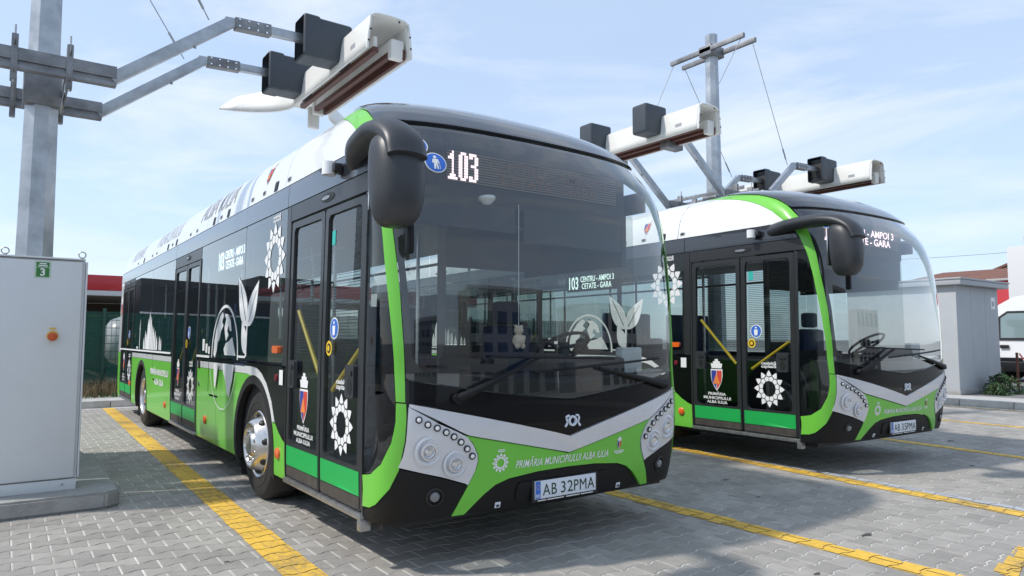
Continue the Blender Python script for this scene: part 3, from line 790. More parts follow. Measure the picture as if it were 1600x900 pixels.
    decal('globe_land', [[(gx + a, gz + b) for a, b in c] for c in cont], WHITEF, R, off=.004)
    drip = [[(-.36, -.07), (-.16, -.07), (-.20, -.18), (-.25, -.30), (-.30, -.34), (-.33, -.24)], [(.02, -.07), (.44, -.07), (.40, -.22), (.34, -.30), (.30, -.38), (.22, -.36), (.14, -.24), (.06, -.16)]]
    decal('globe_land', [[(gx + a, gz + b) for a, b in c] for c in drip], WHITEF, R, off=.018)
    def leafp(x, z, L, wd, ang, n=14):
        o = []
        for i in range(n + 1):
            t = i / n; o.append((t * L, wd * math.sin(math.pi * t ** .8) * (1 - .25 * t)))
        o += [(a, -b) for a, b in o[::-1][1:-1]]
        ca, sa = math.cos(math.radians(ang)), math.sin(math.radians(ang))
        return [(x + a * ca - b * sa, z + a * sa + b * ca) for a, b in o]
    lf = decal('leaf_print', [leafp(-3.10, 1.52, .58, .14, 124), leafp(-3.07, 1.52, .52, .13, 52), leafp(-3.10, 1.26, .36, .10, 116)], WHITEF, R, off=.004)
    decal('leaf_vein', [[(-3.13, 1.57), (-3.36, 1.93), (-3.35, 1.94), (-3.12, 1.575)], [(-3.04, 1.56), (-2.82, 1.84), (-2.815, 1.835), (-3.03, 1.555)]], INK, lf, off=.006)
    decal('stem_print', [[(-3.10, 1.24), (-3.075, 1.24), (-3.065, 1.56), (-3.10, 1.56)], [(-3.36, 1.225), (-3.12, 1.225), (-3.085, 1.25), (-3.07, 1.27), (-3.09, 1.275), (-3.13, 1.245), (-3.36, 1.245)]], WHITEF, R, off=.004)
    tow = []
    for x, w, h in ((-9.0, .10, .08), (-8.86, .09, .20), (-8.74, .10, .16), (-8.62, .13, .34), (-8.50, .10, .46), (-8.37, .10, .40), (-8.25, .09, .28), (-8.12, .11, .22), (-7.98, .10, .18), (-7.83, .12, .08), (-7.6, .08, .12), (-7.48, .07, .10)):
        tow.append(rect(x - w / 2, x + w / 2, 1.235, 1.235 + h))
        tow.append([(x - w / 2, 1.238 + h), (x + w / 2, 1.238 + h), (x, 1.238 + h + w * 1.1)])
    tow.append([(-8.49, 1.7), (-8.47, 1.7), (-8.48, 1.86)]); tow.append(rect(-9.46, -9.42, 1.235, 1.55)); tow.append([(-9.47, 1.55), (-9.41, 1.55), (-9.44, 1.74)])
    tow += [rect(-9.75, -9.6, 1.235, 1.27), rect(-4.85, -4.75, 1.27, 1.40), rect(-4.7, -4.61, 1.25, 1.35), rect(-4.57, -4.50, 1.24, 1.32)]
    tag(decal('skyline_print', tow, WHITEF, R, off=.004), kind='stuff')
    decal('rosette_emblem', rosette_polys(-2.33, 2.09, .30, .93), WHITEF, R, off=.004)
    letters('emblem_caption', 'cealaltă', -2.30, 2.425, .03, WHITEF, R, w=.20, off=.004, bold=.02)
    letters('emblem_caption', 'capitală', -2.30, 2.385, .03, WHITEF, R, w=.20, off=.004, bold=.02)
    letters('skirt_lettering', 'PRIMĂRIA MUNICIPIULUI', -7.55, .875, .085, WHITEF, R, w=1.45, off=.003, bold=.03, shear=.2)
    letters('skirt_lettering', 'ALBA IULIA', -7.55, .735, .085, WHITEF, R, w=.74, off=.003, bold=.03, shear=.2)
    crest(R, -11.85, 1.80, .42, off=.003)
    # side destination box behind the glass
    sb = box('side_display', (-4.42, .035, 2.10), (-3.30, .09, 2.34), INK, R, .005)
    for s, x, z, h, w in (('103', -4.36, 2.13, .19, .22), ('CENTRU - AMPOI 3', -4.09, 2.235, .085, .74), ('CETATE - GARA', -4.06, 2.13, .085, .66)):
        V, F, wd = text2d(s, .02, 1.0, 0.0)
        pyd('display_text', [(x + v[0] * w / wd, .031, z + v[1] * h) for v in V], F, mat('led_white', (.7, .72, .70), .5, emit=(.85, .95, .9), estr=1.3), sb)
    # lamps, reflectors, small fittings
    for x, z, w, h in ((-2.18, 1.318, .075, .030), ):
        o = side_sheet('turn_signal', rect(x - w, x + w, z - h, z + h, .02), ORANGE, R, off=.022, thick=.03)
    for x, z in ((-2.10, .487), (-4.63, .52), (-7.02, .50), (-10.45 + .08, .62)):
        q = from_x([(x, z)])[0]; c = Vector(skin(*q)); n = Vector(skin_n(*q))
        lathe('marker_lamp', [(.048, 0), (.046, .012), (.034, .022), (.002, .026)], c, n, ORANGE, R, 20)
    o = decal('notice_sticker', [rect(-2.09, -2.0, 1.035, 1.155)], WHITEF, R, off=.006)
    side_sheet('charge_flap_lock', disc(-4.98, .90, .03), STEEL, R, off=.012, thick=.02)
    side_sheet('flap_latch', disc(-4.98, 1.12, .035, .05), INK, R, off=.012, thick=.02)
    lathe('stop_button', [(.030, 0), (.028, .012), (.002, .018)], Vector(skin(*from_x([(-2.17, 1.09)])[0])), (0, -1, 0), mat('dark_red_button', (.16, .01, .02), .4), R, 16)
    c = (-.965, -.012, 2.578)
    sc = cyl('side_camera', (-.965, -.055, 2.53), (-.965, -.055, 2.62), .048, WHITEP, R, n=20)
    box('camera_mount', (-.985, -.05, 2.545), (-.88, .01, 2.605), GREYP, sc, .01)
    # ---- mirror
    mp = spline([(-.80, .06, 2.585), (-.66, .005, 2.60), (-.45, -.055, 2.612), (-.20, -.09, 2.61), (.0, -.105, 2.595), (.15, -.11, 2.555), (.265, -.112, 2.48), (.315, -.112, 2.38)], 5)
    mr = tube('mirror_arm', mp, .08, MIRRORP, R, 20,
              radii=[(.045 + .075 * min(1, i / 18), .075 - .008 * min(1, i / 10)) if i < 24 else (.12, .067 - .022 * (i - 24) / 11) for i in range(len(mp))])
    bm = bmesh.new()
    secs = [(2.545, .13, .04, .05), (2.535, .135, .08, .085), (2.505, .15, .115, .118), (2.45, .17, .137, .137), (2.37, .185, .148, .145), (2.27, .195, .152, .148), (2.17, .198, .148, .143), (2.09, .195, .133, .128), (2.045, .19, .11, .105), (2.02, .185, .08, .078), (2.010, .18, .045, .045)]
    rings = []
    for z, cx, rx, ry in secs:
        ring_ = []
        for k in range(28):
            t = 2 * math.pi * k / 28; e = .8
            cc, ss = math.cos(t), math.sin(t)
            ring_.append(bm.verts.new((cx + rx * math.copysign(abs(cc) ** e, cc), -.115 + ry * math.copysign(abs(ss) ** e, ss), z)))
        rings.append(ring_)
    for a, b in zip(rings, rings[1:]):
        for k in range(28): bm.faces.new((a[k], a[(k + 1) % 28], b[(k + 1) % 28], b[k]))
    bm.faces.new(rings[0]); bm.faces.new(rings[-1])
    mh = bmo('mirror_housing', bm, MIRRORP, R, 50)
    md = mh.modifiers.new('round', 'SUBSURF'); md.levels = 1; md.render_levels = 2
    box('mirror_glass', (.045, -.215, 2.12), (.055, -.015, 2.42), CHROME, mh, .003)
    box('camera_pod', (.11, -.02, 1.88), (.16, .02, 2.05), BLACKM, mh, .015)
    # ---- wheels
    for wx, fr in ((WX[0], True), (WX[1], False)):
        build_wheel(R, wx, .045, -1, fr)
        build_wheel(R, wx, 2.505, 1, fr)
    # ---- underside, rear, interior
    bm = bmesh.new()
    for a, b in ((-12.0, -9.85), (-8.5, -3.5), (-2.15, -.30)):
        add_box(bm, (a, .07, .26), (b, 2.48, .34))
    add_box(bm, (-9.85, .65, .26), (-8.5, 1.9, .34)); add_box(bm, (-3.5, .65, .26), (-2.15, 1.9, .34))
    bmo('chassis', bm, INK, R)
    for wx in WX: cyl('axle', (wx, .2, .478), (wx, 2.35, .478), .09, DARKM, R, n=10)
    box('mud_flap', (-3.50, .08, .16), (-3.485, .38, .48), RUBBER, R, .002)
    box('mud_flap', (-9.83, .08, .16), (-9.815, .6, .48), RUBBER, R, .002)
    rear = [(W + a * _sm(z, 2), float(_sm(z, 1))) for z in (.3, .6, 1.0, 1.5, 2.0, 2.5, 2.7, 2.9, 3.1, 3.3, 3.5) for a in (-1,)]
    rr = rear + [(2 * W - y, z) for y, z in rear[::-1]]
    bm = bmesh.new(); a = [bm.verts.new((-12.045, y, z)) for y, z in rr]; b = [bm.verts.new((-12.12, W + (y - W) * .97, .03 + z * .985)) for y, z in rr]
    bm.faces.new(b); bm.faces.new(a[::-1])
    for i in range(len(a)): bm.faces.new((a[i], a[(i + 1) % len(a)], b[(i + 1) % len(a)], b[i]))
    bmo('rear_panel', bm, WHITEP, R, 40)
    box('interior_floor', (-11.95, .08, .345), (-.42, 2.47, .375), FLOORM, R, 0)
    box('interior_ceiling', (-11.95, .10, 2.44), (-1.0, 2.45, 2.47), CEIL, R, 0)
    box('interior_bulkhead', (-11.9, .1, .38), (-11.85, 2.45, 2.44), INTD, R, 0)
    for a, b, y in ((-10.2, -6.7, .075), (-5.05, -1.97, .075), (-11.6, -.9, 2.45)):
        box('side_lining', (a, y, .38), (b, y + .02, 1.19), INTD, R, 0)
    for wx in WX:
        for y0, y1 in ((.1, .72), (1.83, 2.45)):
            box('wheel_box', (wx - .66, y0, .38), (wx + .60, y1, 1.08), INTD, R, .03)
    # cab
    bm = bmesh.new()
    prof = [(-.10, .62), (-.13, 1.02), (-.20, 1.12), (-.48, 1.16), (-.62, 1.10), (-.66, .95), (-.60, .62)]
    a = [bm.verts.new((x, .34, z)) for x, z in prof]; b = [bm.verts.new((x, 2.32, z)) for x, z in prof]
    for i in range(len(prof)): bm.faces.new((a[i], a[(i + 1) % len(prof)], b[(i + 1) % len(prof)], b[i]))
    bm.faces.new(a[::-1]); bm.faces.new(b)
    db = bmo('dashboard', bm, INTD, R, 20)
    box('instrument_hood', (-.62, 1.50, 1.12), (-.30, 2.12, 1.27), INTD, db, .04)
    box('ticket_machine', (-.45, 1.33, 1.13), (-.30, 1.50, 1.30), INTD, db, .015)
    box('dash_monitor', (-.40, 2.10, 1.14), (-.32, 2.32, 1.34), CABM, db, .015)
    bm = bmesh.new()
    cw = Vector((-.72, 1.82, 1.33)); ax = Vector((-.55, 0, .83)).normalized()
    q = ax.to_track_quat('Z', 'Y').to_matrix()
    ringp = [cw + q @ Vector((.225 * math.cos(2 * math.pi * k / 32), .225 * math.sin(2 * math.pi * k / 32), 0)) for k in range(32)]
    rg = []
    for k in range(32):
        d = (ringp[k] - cw).normalized(); rg.append([bm.verts.new(ringp[k] + d * .016 * math.cos(t) + ax * .016 * math.sin(t)) for t in (0, 1.57, 3.14, 4.71)])
    for k in range(32):
        for j in range(4): bm.faces.new((rg[k][j], rg[(k + 1) % 32][j], rg[(k + 1) % 32][(j + 1) % 4], rg[k][(j + 1) % 4]))
    for k in (2, 14, 24): add_cyl(bm, cw, ringp[k], .016, n=6)
    add_cyl(bm, cw - ax * .02, cw + ax * .03, .06, n=14)
    add_cyl(bm, cw, cw - ax * .3, .04, n=8)
    bmo('steering_wheel', bm, INTD, R, 40)
    bm = bmesh.new()
    add_box(bm, (-1.45, 1.58, .80), (-.98, 2.06, .92), .04); add_box(bm, (-1.55, 1.58, .90), (-1.42, 2.06, 1.52), .05); add_box(bm, (-1.54, 1.69, 1.54), (-1.44, 1.95, 1.74), .04); add_box(bm, (-1.35, 1.7, .38), (-1.1, 1.95, .8), .02)
    bmo('driver_seat', bm, SEATB, R, 40)
    box('cab_partition', (-1.78, 1.30, .38), (-1.74, 2.45, 1.35), INTD, R, .01)
    box('partition_post', (-1.80, 1.28, .38), (-1.74, 1.34, 2.44), INTW, R, .01)
    pyd('partition_glass', [(-1.76, 1.34, 1.36), (-1.76, 2.44, 1.36), (-1.76, 2.44, 2.3), (-1.76, 1.34, 2.3)], [(0, 1, 2, 3)], glass('partition_pane', (.55, .6, .6)), R)
    box('cab_door', (-1.72, 1.26, .40), (-.72, 1.29, 1.25), INTD, R, .01)
    seat_rows = [(-3.3, .45), (-4.3, .45), (-7.9, .45), (-8.8, .8), (-9.7, .8), (-3.3, 1.75), (-4.3, 1.75), (-5.3, 1.75), (-6.3, 1.75), (-7.3, 1.75), (-8.3, 1.75), (-9.3, 1.75), (-10.6, 1.75)]
    for x, y in seat_rows:
        bm = bmesh.new()
        zf = .38 if abs(x - WX[1]) > .9 and abs(x - WX[0]) > .9 else 1.09 - .35
        for yy in (y - .24, y + .24):
            add_box(bm, (x - .22, yy - .21, zf + .38), (x + .22, yy + .21, zf + .46), .03)
            add_box(bm, (x - .28, yy - .21, zf + .42), (x - .20, yy + .21, zf + 1.02), .03)
            add_box(bm, (x - .05, yy - .03, zf), (x + .05, yy + .03, zf + .38))
        bmo('passenger_seat', bm, SEATB, R, 40)
    for x, y in ((-2.1, .45), (-2.1, 1.25), (-3.75, .85), (-5.0, .45), (-5.0, 1.45), (-6.7, .45), (-6.7, 1.45), (-8.2, .9), (-10.2, .5), (-10.2, 1.5)):
        cyl('hand_pole', (x, y, .38), (x, y, 2.44), .017, POLEM, R, n=8)
    for y in (.55, 1.9):
        cyl('ceiling_rail', (-11.5, y, 2.2), (-2.1, y, 2.2), .016, POLEM, R, n=8)
    lathe('dome_camera', [(.062, 0), (.060, .02), (.045, .032), (.03, .05), (.002, .058)], (-.40, W - .40, 2.395), (.1, 0, -1), WHITEP, R, 20)
    bx = box('display_case', (-1.15, W - 1.05, 2.36), (-.50, W + 1.05, 2.80), INTD, R, .03)
    box('cab_side_header', (-2.0, 2.40, 2.02), (-.62, 2.46, 2.46), INTD, R, .01)
    box('cab_rear_header', (-1.80, 1.34, 2.05), (-1.74, 2.45, 2.44), INTD, R, .01)
    box('sun_blind', (-.52, .30, 2.18), (-.505, 1.2, 2.37), INTD, R, .004)
    box('sun_blind', (-.52, 1.28, 2.12), (-.505, 2.28, 2.37), INTD, R, .004)
    return R

def display_screen(R, rows, number=True, lit=True):
    """front destination panel, a flat dot-matrix behind the windscreen"""
    X = -.488
    m = MATS.get('led_panel')
    if not m:
        m = mat('led_panel', (.028, .026, .026), .55)
        t = m.node_tree; b = t.nodes['Principled BSDF']
        tc = nd(t, 'ShaderNodeTexCoord'); wv = nd(t, 'ShaderNodeTexWave', Scale=17.0); wv.bands_direction = 'Z'
        t.links.new(tc.outputs['Object'], wv.inputs['Vector'])
        rp = nd(t, 'ShaderNodeValToRGB')
        rp.color_ramp.elements[0].position = .45; rp.color_ramp.elements[0].color = (.012, .012, .013, 1)
        rp.color_ramp.elements[1].position = .6; rp.color_ramp.elements[1].color = (.24, .19, .15, 1)
        t.links.new(wv.outputs['Fac'], rp.inputs['Fac']); t.links.new(rp.outputs['Color'], b.inputs['Base Color'])
    sc = pyd('destination_display', [(X, .60, 2.50), (X, 2.21, 2.50), (X, 2.21, 2.72), (X, .60, 2.72)], [(0, 1, 2, 3)], m, R)
    font = {'1': ['00100', '01100', '11100', '00100', '00100', '00100', '00100', '00100', '01110', '11111'], '0': ['01110', '11011', '11011', '11011', '11011', '11011', '11011', '11011', '11011', '01110'], '3': ['11110', '11011', '00011', '00011', '01110', '00011', '00011', '00011', '11011', '11110']}
    if number:
        V = []; F = []
        x = .61; p = .0153
        for ch in '103':
            for r, row in enumerate(font[ch]):
                for c, v in enumerate(row):
                    if v == '1':
                        y = x + c * p; z = 2.708 - r * .0202; k = len(V)
                        V += [(X + .004, y, z - .0175), (X + .004, y + p * .88, z - .0175), (X + .004, y + p * .88, z), (X + .004, y, z)]; F.append((k, k + 1, k + 2, k + 3))
            x += 5.6 * p
        pyd('display_digits', V, F, LEDW, sc)
    for s, y, z, h, w in rows:
        V, F, wd = text2d(s, .015, 1.0, 0.0)
        pyd('display_text', [(X + .004, y + v[0] * w / wd, z + v[1] * h) for v in V], F, LEDW if lit else LEDA, sc)
    return sc
def number_plate(R, txt):
    q = from_y([(0, .425)])[0]; X = float(skin(*q)[0]) + .012
    bm = bmesh.new(); add_box(bm, (X - .01, W - .265, .368), (X, W + .265, .484), .004)
    pl = bmo('number_plate', bm, PLATEW, R, 35)
    box('plate_holder', (X - .018, W - .285, .348), (X - .006, W + .285, .492), INK, pl, .004)
    pyd('plate_band', [(X + .001, W - .262, .371), (X + .001, W - .220, .371), (X + .001, W - .220, .481), (X + .001, W - .262, .481)], [(0, 1, 2, 3)], BLUE, pl)
    V, F, wd = text2d('RO', .02, 1.0, 0.0)
    pyd('plate_letters', [(X + .002, W - .258 + v[0] * .033 / wd, .378 + v[1] * .022) for v in V], F, WHITEF, pl)
    st = []; 
    V2 = []; F2 = []
    for k in range(12):
        a = 2 * math.pi * k / 12; cy, cz = W - .241 + .013 * math.cos(a), .445 + .016 * math.sin(a); n = len(V2)
        V2 += [(X + .002, cy - .002, cz - .002), (X + .002, cy + .002, cz - .002), (X + .002, cy + .002, cz + .002), (X + .002, cy - .002, cz + .002)]; F2.append((n, n + 1, n + 2, n + 3))
    pyd('plate_stars', V2, F2, YELLOWR, pl)
    for s, y, w in zip(txt, (-.202, -.048, .066), (.118, .104, .184)):
        V, F, wd = text2d(s, .0, 1.08, 0.0)
        pyd('plate_letters', [(X + .002, W + y + v[0] * w / wd, .387 + v[1] * .078) for v in V], F, PLATEG, pl)
    V = []; F = []
    for k, (y0, y1) in enumerate(((-.24, -.17), (-.16, -.02), (.0, .12), (.13, .24))):
        n = len(V); V += [(X - .004, W + y0, .354), (X - .004, W + y1, .354), (X - .004, W + y1, .360), (X - .004, W + y0, .360)]; F.append((n, n + 1, n + 2, n + 3))
    tag(pyd('holder_print', V, F, WHITEF, pl), kind='stuff')
    return pl
def pictogram(R, y, z, r):
    p = decal('round_sticker', [disc(y, z, r)], WHITEF, R, 'front', off=.007)
    decal('sticker_field', [disc(y, z, r * .9)], BLUE, p, 'front', off=.009)
    decal('sticker_figure', [disc(y, z + r * .52, r * .15, n=12), [(y - r * .24, z + r * .34), (y + r * .24, z + r * .34), (y + r * .34, z - r * .1), (y + r * .22, z - r * .1), (y + r * .14, z + r * .1), (y + r * .2, z - r * .65), (y + r * .06, z - r * .65), (y, z - r * .2), (y - r * .08, z - r * .65), (y - r * .24, z - r * .65), (y - r * .16, z + r * .1), (y - r * .24, z - r * .1), (y - r * .34, z - r * .06)], rect(y + r * .30, y + r * .34, z - r * .65, z - r * .05)], WHITEF, p, 'front', off=.011)

bus1 = build_bus()
tag(bus1, 'green, white and black electric bus showing 103, front fully visible, beside the grey cabinet', 'bus', 'electric buses parked under the charging hoods')
pictogram(bus1, -.93, 2.515, .070)
pictogram(bus1, -1.02, 2.64, .070)
bus2 = copy_tree(bus1)
bus2.location = (-0.2014, 5.014, 0.02); bus2.rotation_euler = (0, 0, -0.0307)
tag(bus2, 'green, white and black electric bus parked between its twin and the grey kiosk', 'bus', 'electric buses parked under the charging hoods')
display_screen(bus1, [('CENTRU - AMPOI 3', .95, 2.61, .085, 1.15), ('CETATE - GARA', 1.05, 2.515, .08, .95)], True, False)
display_screen(bus2, [('CENTRU - AMPOI 3', .92, 2.615, .085, 1.18), ('CETATE - GARA', 1.02, 2.515, .085, 1.0)], True, True)
number_plate(bus1, ('AB', '32', 'PMA'))
number_plate(bus2, ('AB', '35', 'PMA'))
# ------------------------------------------------------------------ paved yard
def paver_mat(name, base, obj_random):
    m = bpy.data.materials.new(name); m.use_nodes = True
    t = m.node_tree; b = t.nodes['Principled BSDF']
    tc = nd(t, 'ShaderNodeTexCoord')
    geo = nd(t, 'ShaderNodeNewGeometry')
    if obj_random:
        oi = nd(t, 'ShaderNodeObjectInfo'); src = oi.outputs['Random']
    else:
        at = nd(t, 'ShaderNodeAttribute', attribute_name='tone'); src = at.outputs['Fac']
    big = nd(t, 'ShaderNodeTexNoise', Scale=0.55, Detail=5.0, Roughness=0.6)
    t.links.new(geo.outputs['Position'], big.inputs['Vector'])
    fine = nd(t, 'ShaderNodeTexNoise', Scale=160.0, Detail=3.0)
    t.links.new(geo.outputs['Position'], fine.inputs['Vector'])
    mid = nd(t, 'ShaderNodeTexNoise', Scale=9.0, Detail=5.0, Roughness=0.65)
    t.links.new(geo.outputs['Position'], mid.inputs['Vector'])
    def rng_(sock, a, b_, lo=0.25, hi=0.75):
        r = nd(t, 'ShaderNodeMapRange'); r.inputs['From Min'].default_value = lo; r.inputs['From Max'].default_value = hi
        r.inputs['To Min'].default_value = a; r.inputs['To Max'].default_value = b_
        t.links.new(sock, r.inputs['Value']); return r.outputs['Result']
    def mul(a, c):
        n = nd(t, 'ShaderNodeMath', operation='MULTIPLY'); t.links.new(a, n.inputs[0]); t.links.new(c, n.inputs[1]); return n.outputs[0]
    v = mul(mul(rng_(src, .86, 1.14, 0, 1), rng_(big.outputs['Fac'], .80, 1.16)), mul(rng_(fine.outputs['Fac'], .90, 1.10), rng_(mid.outputs['Fac'], .86, 1.12)))
    hv = nd(t, 'ShaderNodeHueSaturation'); hv.inputs['Color'].default_value = (*base, 1)
    t.links.new(v, hv.inputs['Value']); t.links.new(hv.outputs['Color'], b.inputs['Base Color'])
    b.inputs['Roughness'].default_value = 0.85
    bp = nd(t, 'ShaderNodeBump', Strength=0.35, Distance=0.004); t.links.new(fine.outputs['Fac'], bp.inputs['Height'])
    t.links.new(bp.outputs['Normal'], b.inputs['Normal'])
    return m
PAVE_A = paver_mat('paver_single', (0.322, 0.303, 0.276), True)
PAVE_B = paver_mat('paver_field', (0.322, 0.303, 0.276), False)
SAND = mat('joint_sand', (0.52, 0.50, 0.46), 0.95, noise=0.5, nscale=2.2)
ASPH = mat('yard_ground', (0.17, 0.167, 0.16), 0.9, noise=0.25, nscale=0.6, bump=0.3, bscale=60)
YPAINT = bpy.data.materials.new('yellow_road_paint'); YPAINT.use_nodes = True
def _yp():
    t = YPAINT.node_tree; b = t.nodes['Principled BSDF']
    geo = nd(t, 'ShaderNodeNewGeometry')
    n1 = nd(t, 'ShaderNodeTexNoise', Scale=22.0, Detail=6.0, Roughness=0.7); t.links.new(geo.outputs['Position'], n1.inputs['Vector'])
    n2 = nd(t, 'ShaderNodeTexNoise', Scale=1.6, Detail=3.0); t.links.new(geo.outputs['Position'], n2.inputs['Vector'])
    ad = nd(t, 'ShaderNodeMath', operation='ADD'); t.links.new(n1.outputs['Fac'], ad.inputs[0]); t.links.new(n2.outputs['Fac'], ad.inputs[1])
    rp = nd(t, 'ShaderNodeValToRGB')
    e = rp.color_ramp.elements
    e[0].position = .36; e[0].color = (.30, .215, .085, 1); e[1].position = .50; e[1].color = (.70, .43, .055, 1)
    x = e.new(.62); x.color = (.80, .50, .075, 1)
    h = nd(t, 'ShaderNodeMath', operation='MULTIPLY'); h.inputs[1].default_value = .5; t.links.new(ad.outputs[0], h.inputs[0])
    t.links.new(h.outputs[0], rp.inputs['Fac']); t.links.new(rp.outputs['Color'], b.inputs['Base Color'])
    b.inputs['Roughness'].default_value = .7
_yp()

ground = pyd('ground', [(-900, -900, -.03), (900, -900, -.03), (900, 900, -.03), (-900, 900, -.03)], [(0, 1, 2, 3)], ASPH)
tag(ground, kind='structure')
PX, PY, GAP, AMP = .155, .215, .0046, .012
half = [(-.1075, 1), (-.075, 1), (-.035, -1), (.035, -1), (.075, 1), (.1075, 1)]
OUT = [(PX / 2 + g * AMP - GAP, max(-.1075 + GAP, min(.1075 - GAP, y))) for y, g in half] + [(-PX / 2 - g * AMP + GAP, max(-.1075 + GAP, min(.1075 - GAP, y))) for y, g in half[::-1]]
OUT = np.array(OUT)
INN = OUT * np.array([1 - .004 / .075, 1 - .004 / .105])
yard = pyd('paved_yard', [(-12.9, -3.6, -.0042), (4.2, -3.6, -.0042), (4.2, 14.72, -.0042), (-12.9, 14.72, -.0042)], [(0, 1, 2, 3)], SAND)
tag(yard, kind='structure')
cells = []
for i in range(int(-12.8 / PX), int(4.1 / PX)):
    for j in range(int(-3.4 / PY), int(14.6 / PY)):
        cells.append(((i + .5) * PX, (j + .5 + .5 * (i % 2)) * PY))
cells = np.array(cells)
Rm = np.array(CAM_R); Cc = np.array(CAM_C)
q = (np.c_[cells, np.zeros(len(cells))] - Cc) @ Rm.T
ok = q[:, 2] > .2
px = 800 + 1094.2 * q[:, 0] / np.where(ok, q[:, 2], 1); py = 450 + 1094.2 * q[:, 1] / np.where(ok, q[:, 2], 1)
infr = ok & (px > -5) & (px < 1605) & (py > 400) & (py < 905)
wide = ok & (px > -500) & (px < 2100) & (py < 1250)
keep = wide
order = np.argsort(np.where(infr, q[:, 2], 1e9))
single = set(order[:300].tolist())
def paver_mesh():
    V = [(x, y, 0) for x, y in INN] + [(x, y, -.004) for x, y in OUT] + [(x, y, -.02) for x, y in OUT]
    n = 12
    F = [tuple(range(n))] + [(k, n + k, n + (k + 1) % n, (k + 1) % n) for k in range(n)] + [(n + k, 2 * n + k, 2 * n + (k + 1) % n, n + (k + 1) % n) for k in range(n)]
    return V, F
PV, PF = paver_mesh()
pm = bpy.data.meshes.new('paver'); pm.from_pydata(PV, [], PF); pm.update(); pm.materials.append(PAVE_A)
for k in single:
    o = bpy.data.objects.new('paver', pm); COL.objects.link(o); o.parent = yard
    o.location = (cells[k][0], cells[k][1], rng.uniform(-.0008, .0008)); o.rotation_euler = (rng.uniform(-.004, .004), rng.uniform(-.004, .004), 0)
rest = [k for k in range(len(cells)) if keep[k] and k not in single]
n = 12
baseV = np.array([(x, y, 0) for x, y in INN] + [(x, y, -.004) for x, y in OUT])
cen = cells[rest]; nz = rng.uniform(-.0008, .0008, len(rest)); tl = rng.uniform(-.004, .004, (len(rest), 2))
VV = baseV[None] + np.c_[cen, nz][:, None]
VV[:, :, 2] += baseV[None, :, 0] * tl[:, :1] + baseV[None, :, 1] * tl[:, 1:]
nv = VV.shape[1]
FF = []
bf = [tuple(range(n))] + [(k, n + k, n + (k + 1) % n, (k + 1) % n) for k in range(n)]
for c in range(len(rest)):
    o_ = c * nv
    FF += [tuple(o_ + i for i in f) for f in bf]
fm = bpy.data.meshes.new('paver_field'); fm.from_pydata(VV.reshape(-1, 3).tolist(), [], FF); fm.update()
at = fm.attributes.new('tone', 'FLOAT', 'POINT'); at.data.foreach_set('value', np.repeat(rng.uniform(0, 1, len(rest)), nv).astype(np.float32))
field = link('paver_field', fm, yard, PAVE_B); tag(field, kind='stuff')

def clip(poly, a, b, c):
    """keep a*x+b*y<=c"""
    out = []
    for i in range(len(poly)):
        p, q_ = poly[i], poly[(i + 1) % len(poly)]
        dp = a * p[0] + b * p[1] - c; dq = a * q_[0] + b * q_[1] - c
        if dp <= 0: out.append(p)
        if dp * dq < 0:
            t = dp / (dp - dq); out.append((p[0] + t * (q_[0] - p[0]), p[1] + t * (q_[1] - p[1])))
    return out
def bay_line(p0, p1, w, m=YPAINT, name='bay_line', label=None, jig=.0):
    p0 = np.array(p0); p1 = np.array(p1); d = (p1 - p0) / np.linalg.norm(p1 - p0); nrm = np.array([-d[1], d[0]])
    V = []; F = []
    rel = (cells - p0) @ nrm; al = (cells - p0) @ d; L = np.linalg.norm(p1 - p0)
    for k in np.nonzero((np.abs(rel) < w / 2 + .16) & (al > -.2) & (al < L + .2))[0]:
        poly = [(cells[k][0] + a, cells[k][1] + b) for a, b in OUT * .985]
        c0 = nrm @ p0; c1 = d @ p0
        j1, j2 = rng.uniform(-jig, jig, 2)
        for a, b, c in ((nrm[0], nrm[1], c0 + w / 2 + j1), (-nrm[0], -nrm[1], -c0 + w / 2 + j2), (-d[0], -d[1], -c1), (d[0], d[1], c1 + L)):
            poly = clip(poly, a, b, c)
            if len(poly) < 3: break
        if len(poly) < 3: continue
        o_ = len(V); V += [(x, y, .0042) for x, y in poly]; F.append(tuple(range(o_, o_ + len(poly))))
    o = pyd(name, V, F, m, yard); tag(o, kind='stuff')
    e0 = nrm * (w / 2 - .004)
    f_ = pyd('paint_in_joints', [(*(p0 - e0), -.0012), (*(p1 - e0), -.0012), (*(p1 + e0), -.0012), (*(p0 + e0), -.0012)], [(0, 1, 2, 3)], m, yard)
    return o
bay_line((-12.75, -.065), (1.4, -.345), .215, jig=.006)
bay_line((-12.7, 2.74), (4.0, 2.78), .185, jig=.02)
bay_line((-12.7, 6.20), (4.0, 4.665), .185, jig=.02)
bay_line((-12.7, 9.95), (4.0, 7.55), .17, jig=.01)
bay_line((-12.7, 12.3), (4.0, 11.1), .16, jig=.01)
bay_line((-12.7, 14.45), (4.0, 14.45), .16, jig=.01)
bay_line((1.72, 3.85), (1.88, 3.1), .10, jig=.03)
PALE = mat('pale_strip', (.40, .41, .43), .8, noise=.3, nscale=12)
bay_line((-12.7, 6.20 + .175), (4.0, 4.665 + .175), .11, PALE, 'edge_strip', jig=.01)
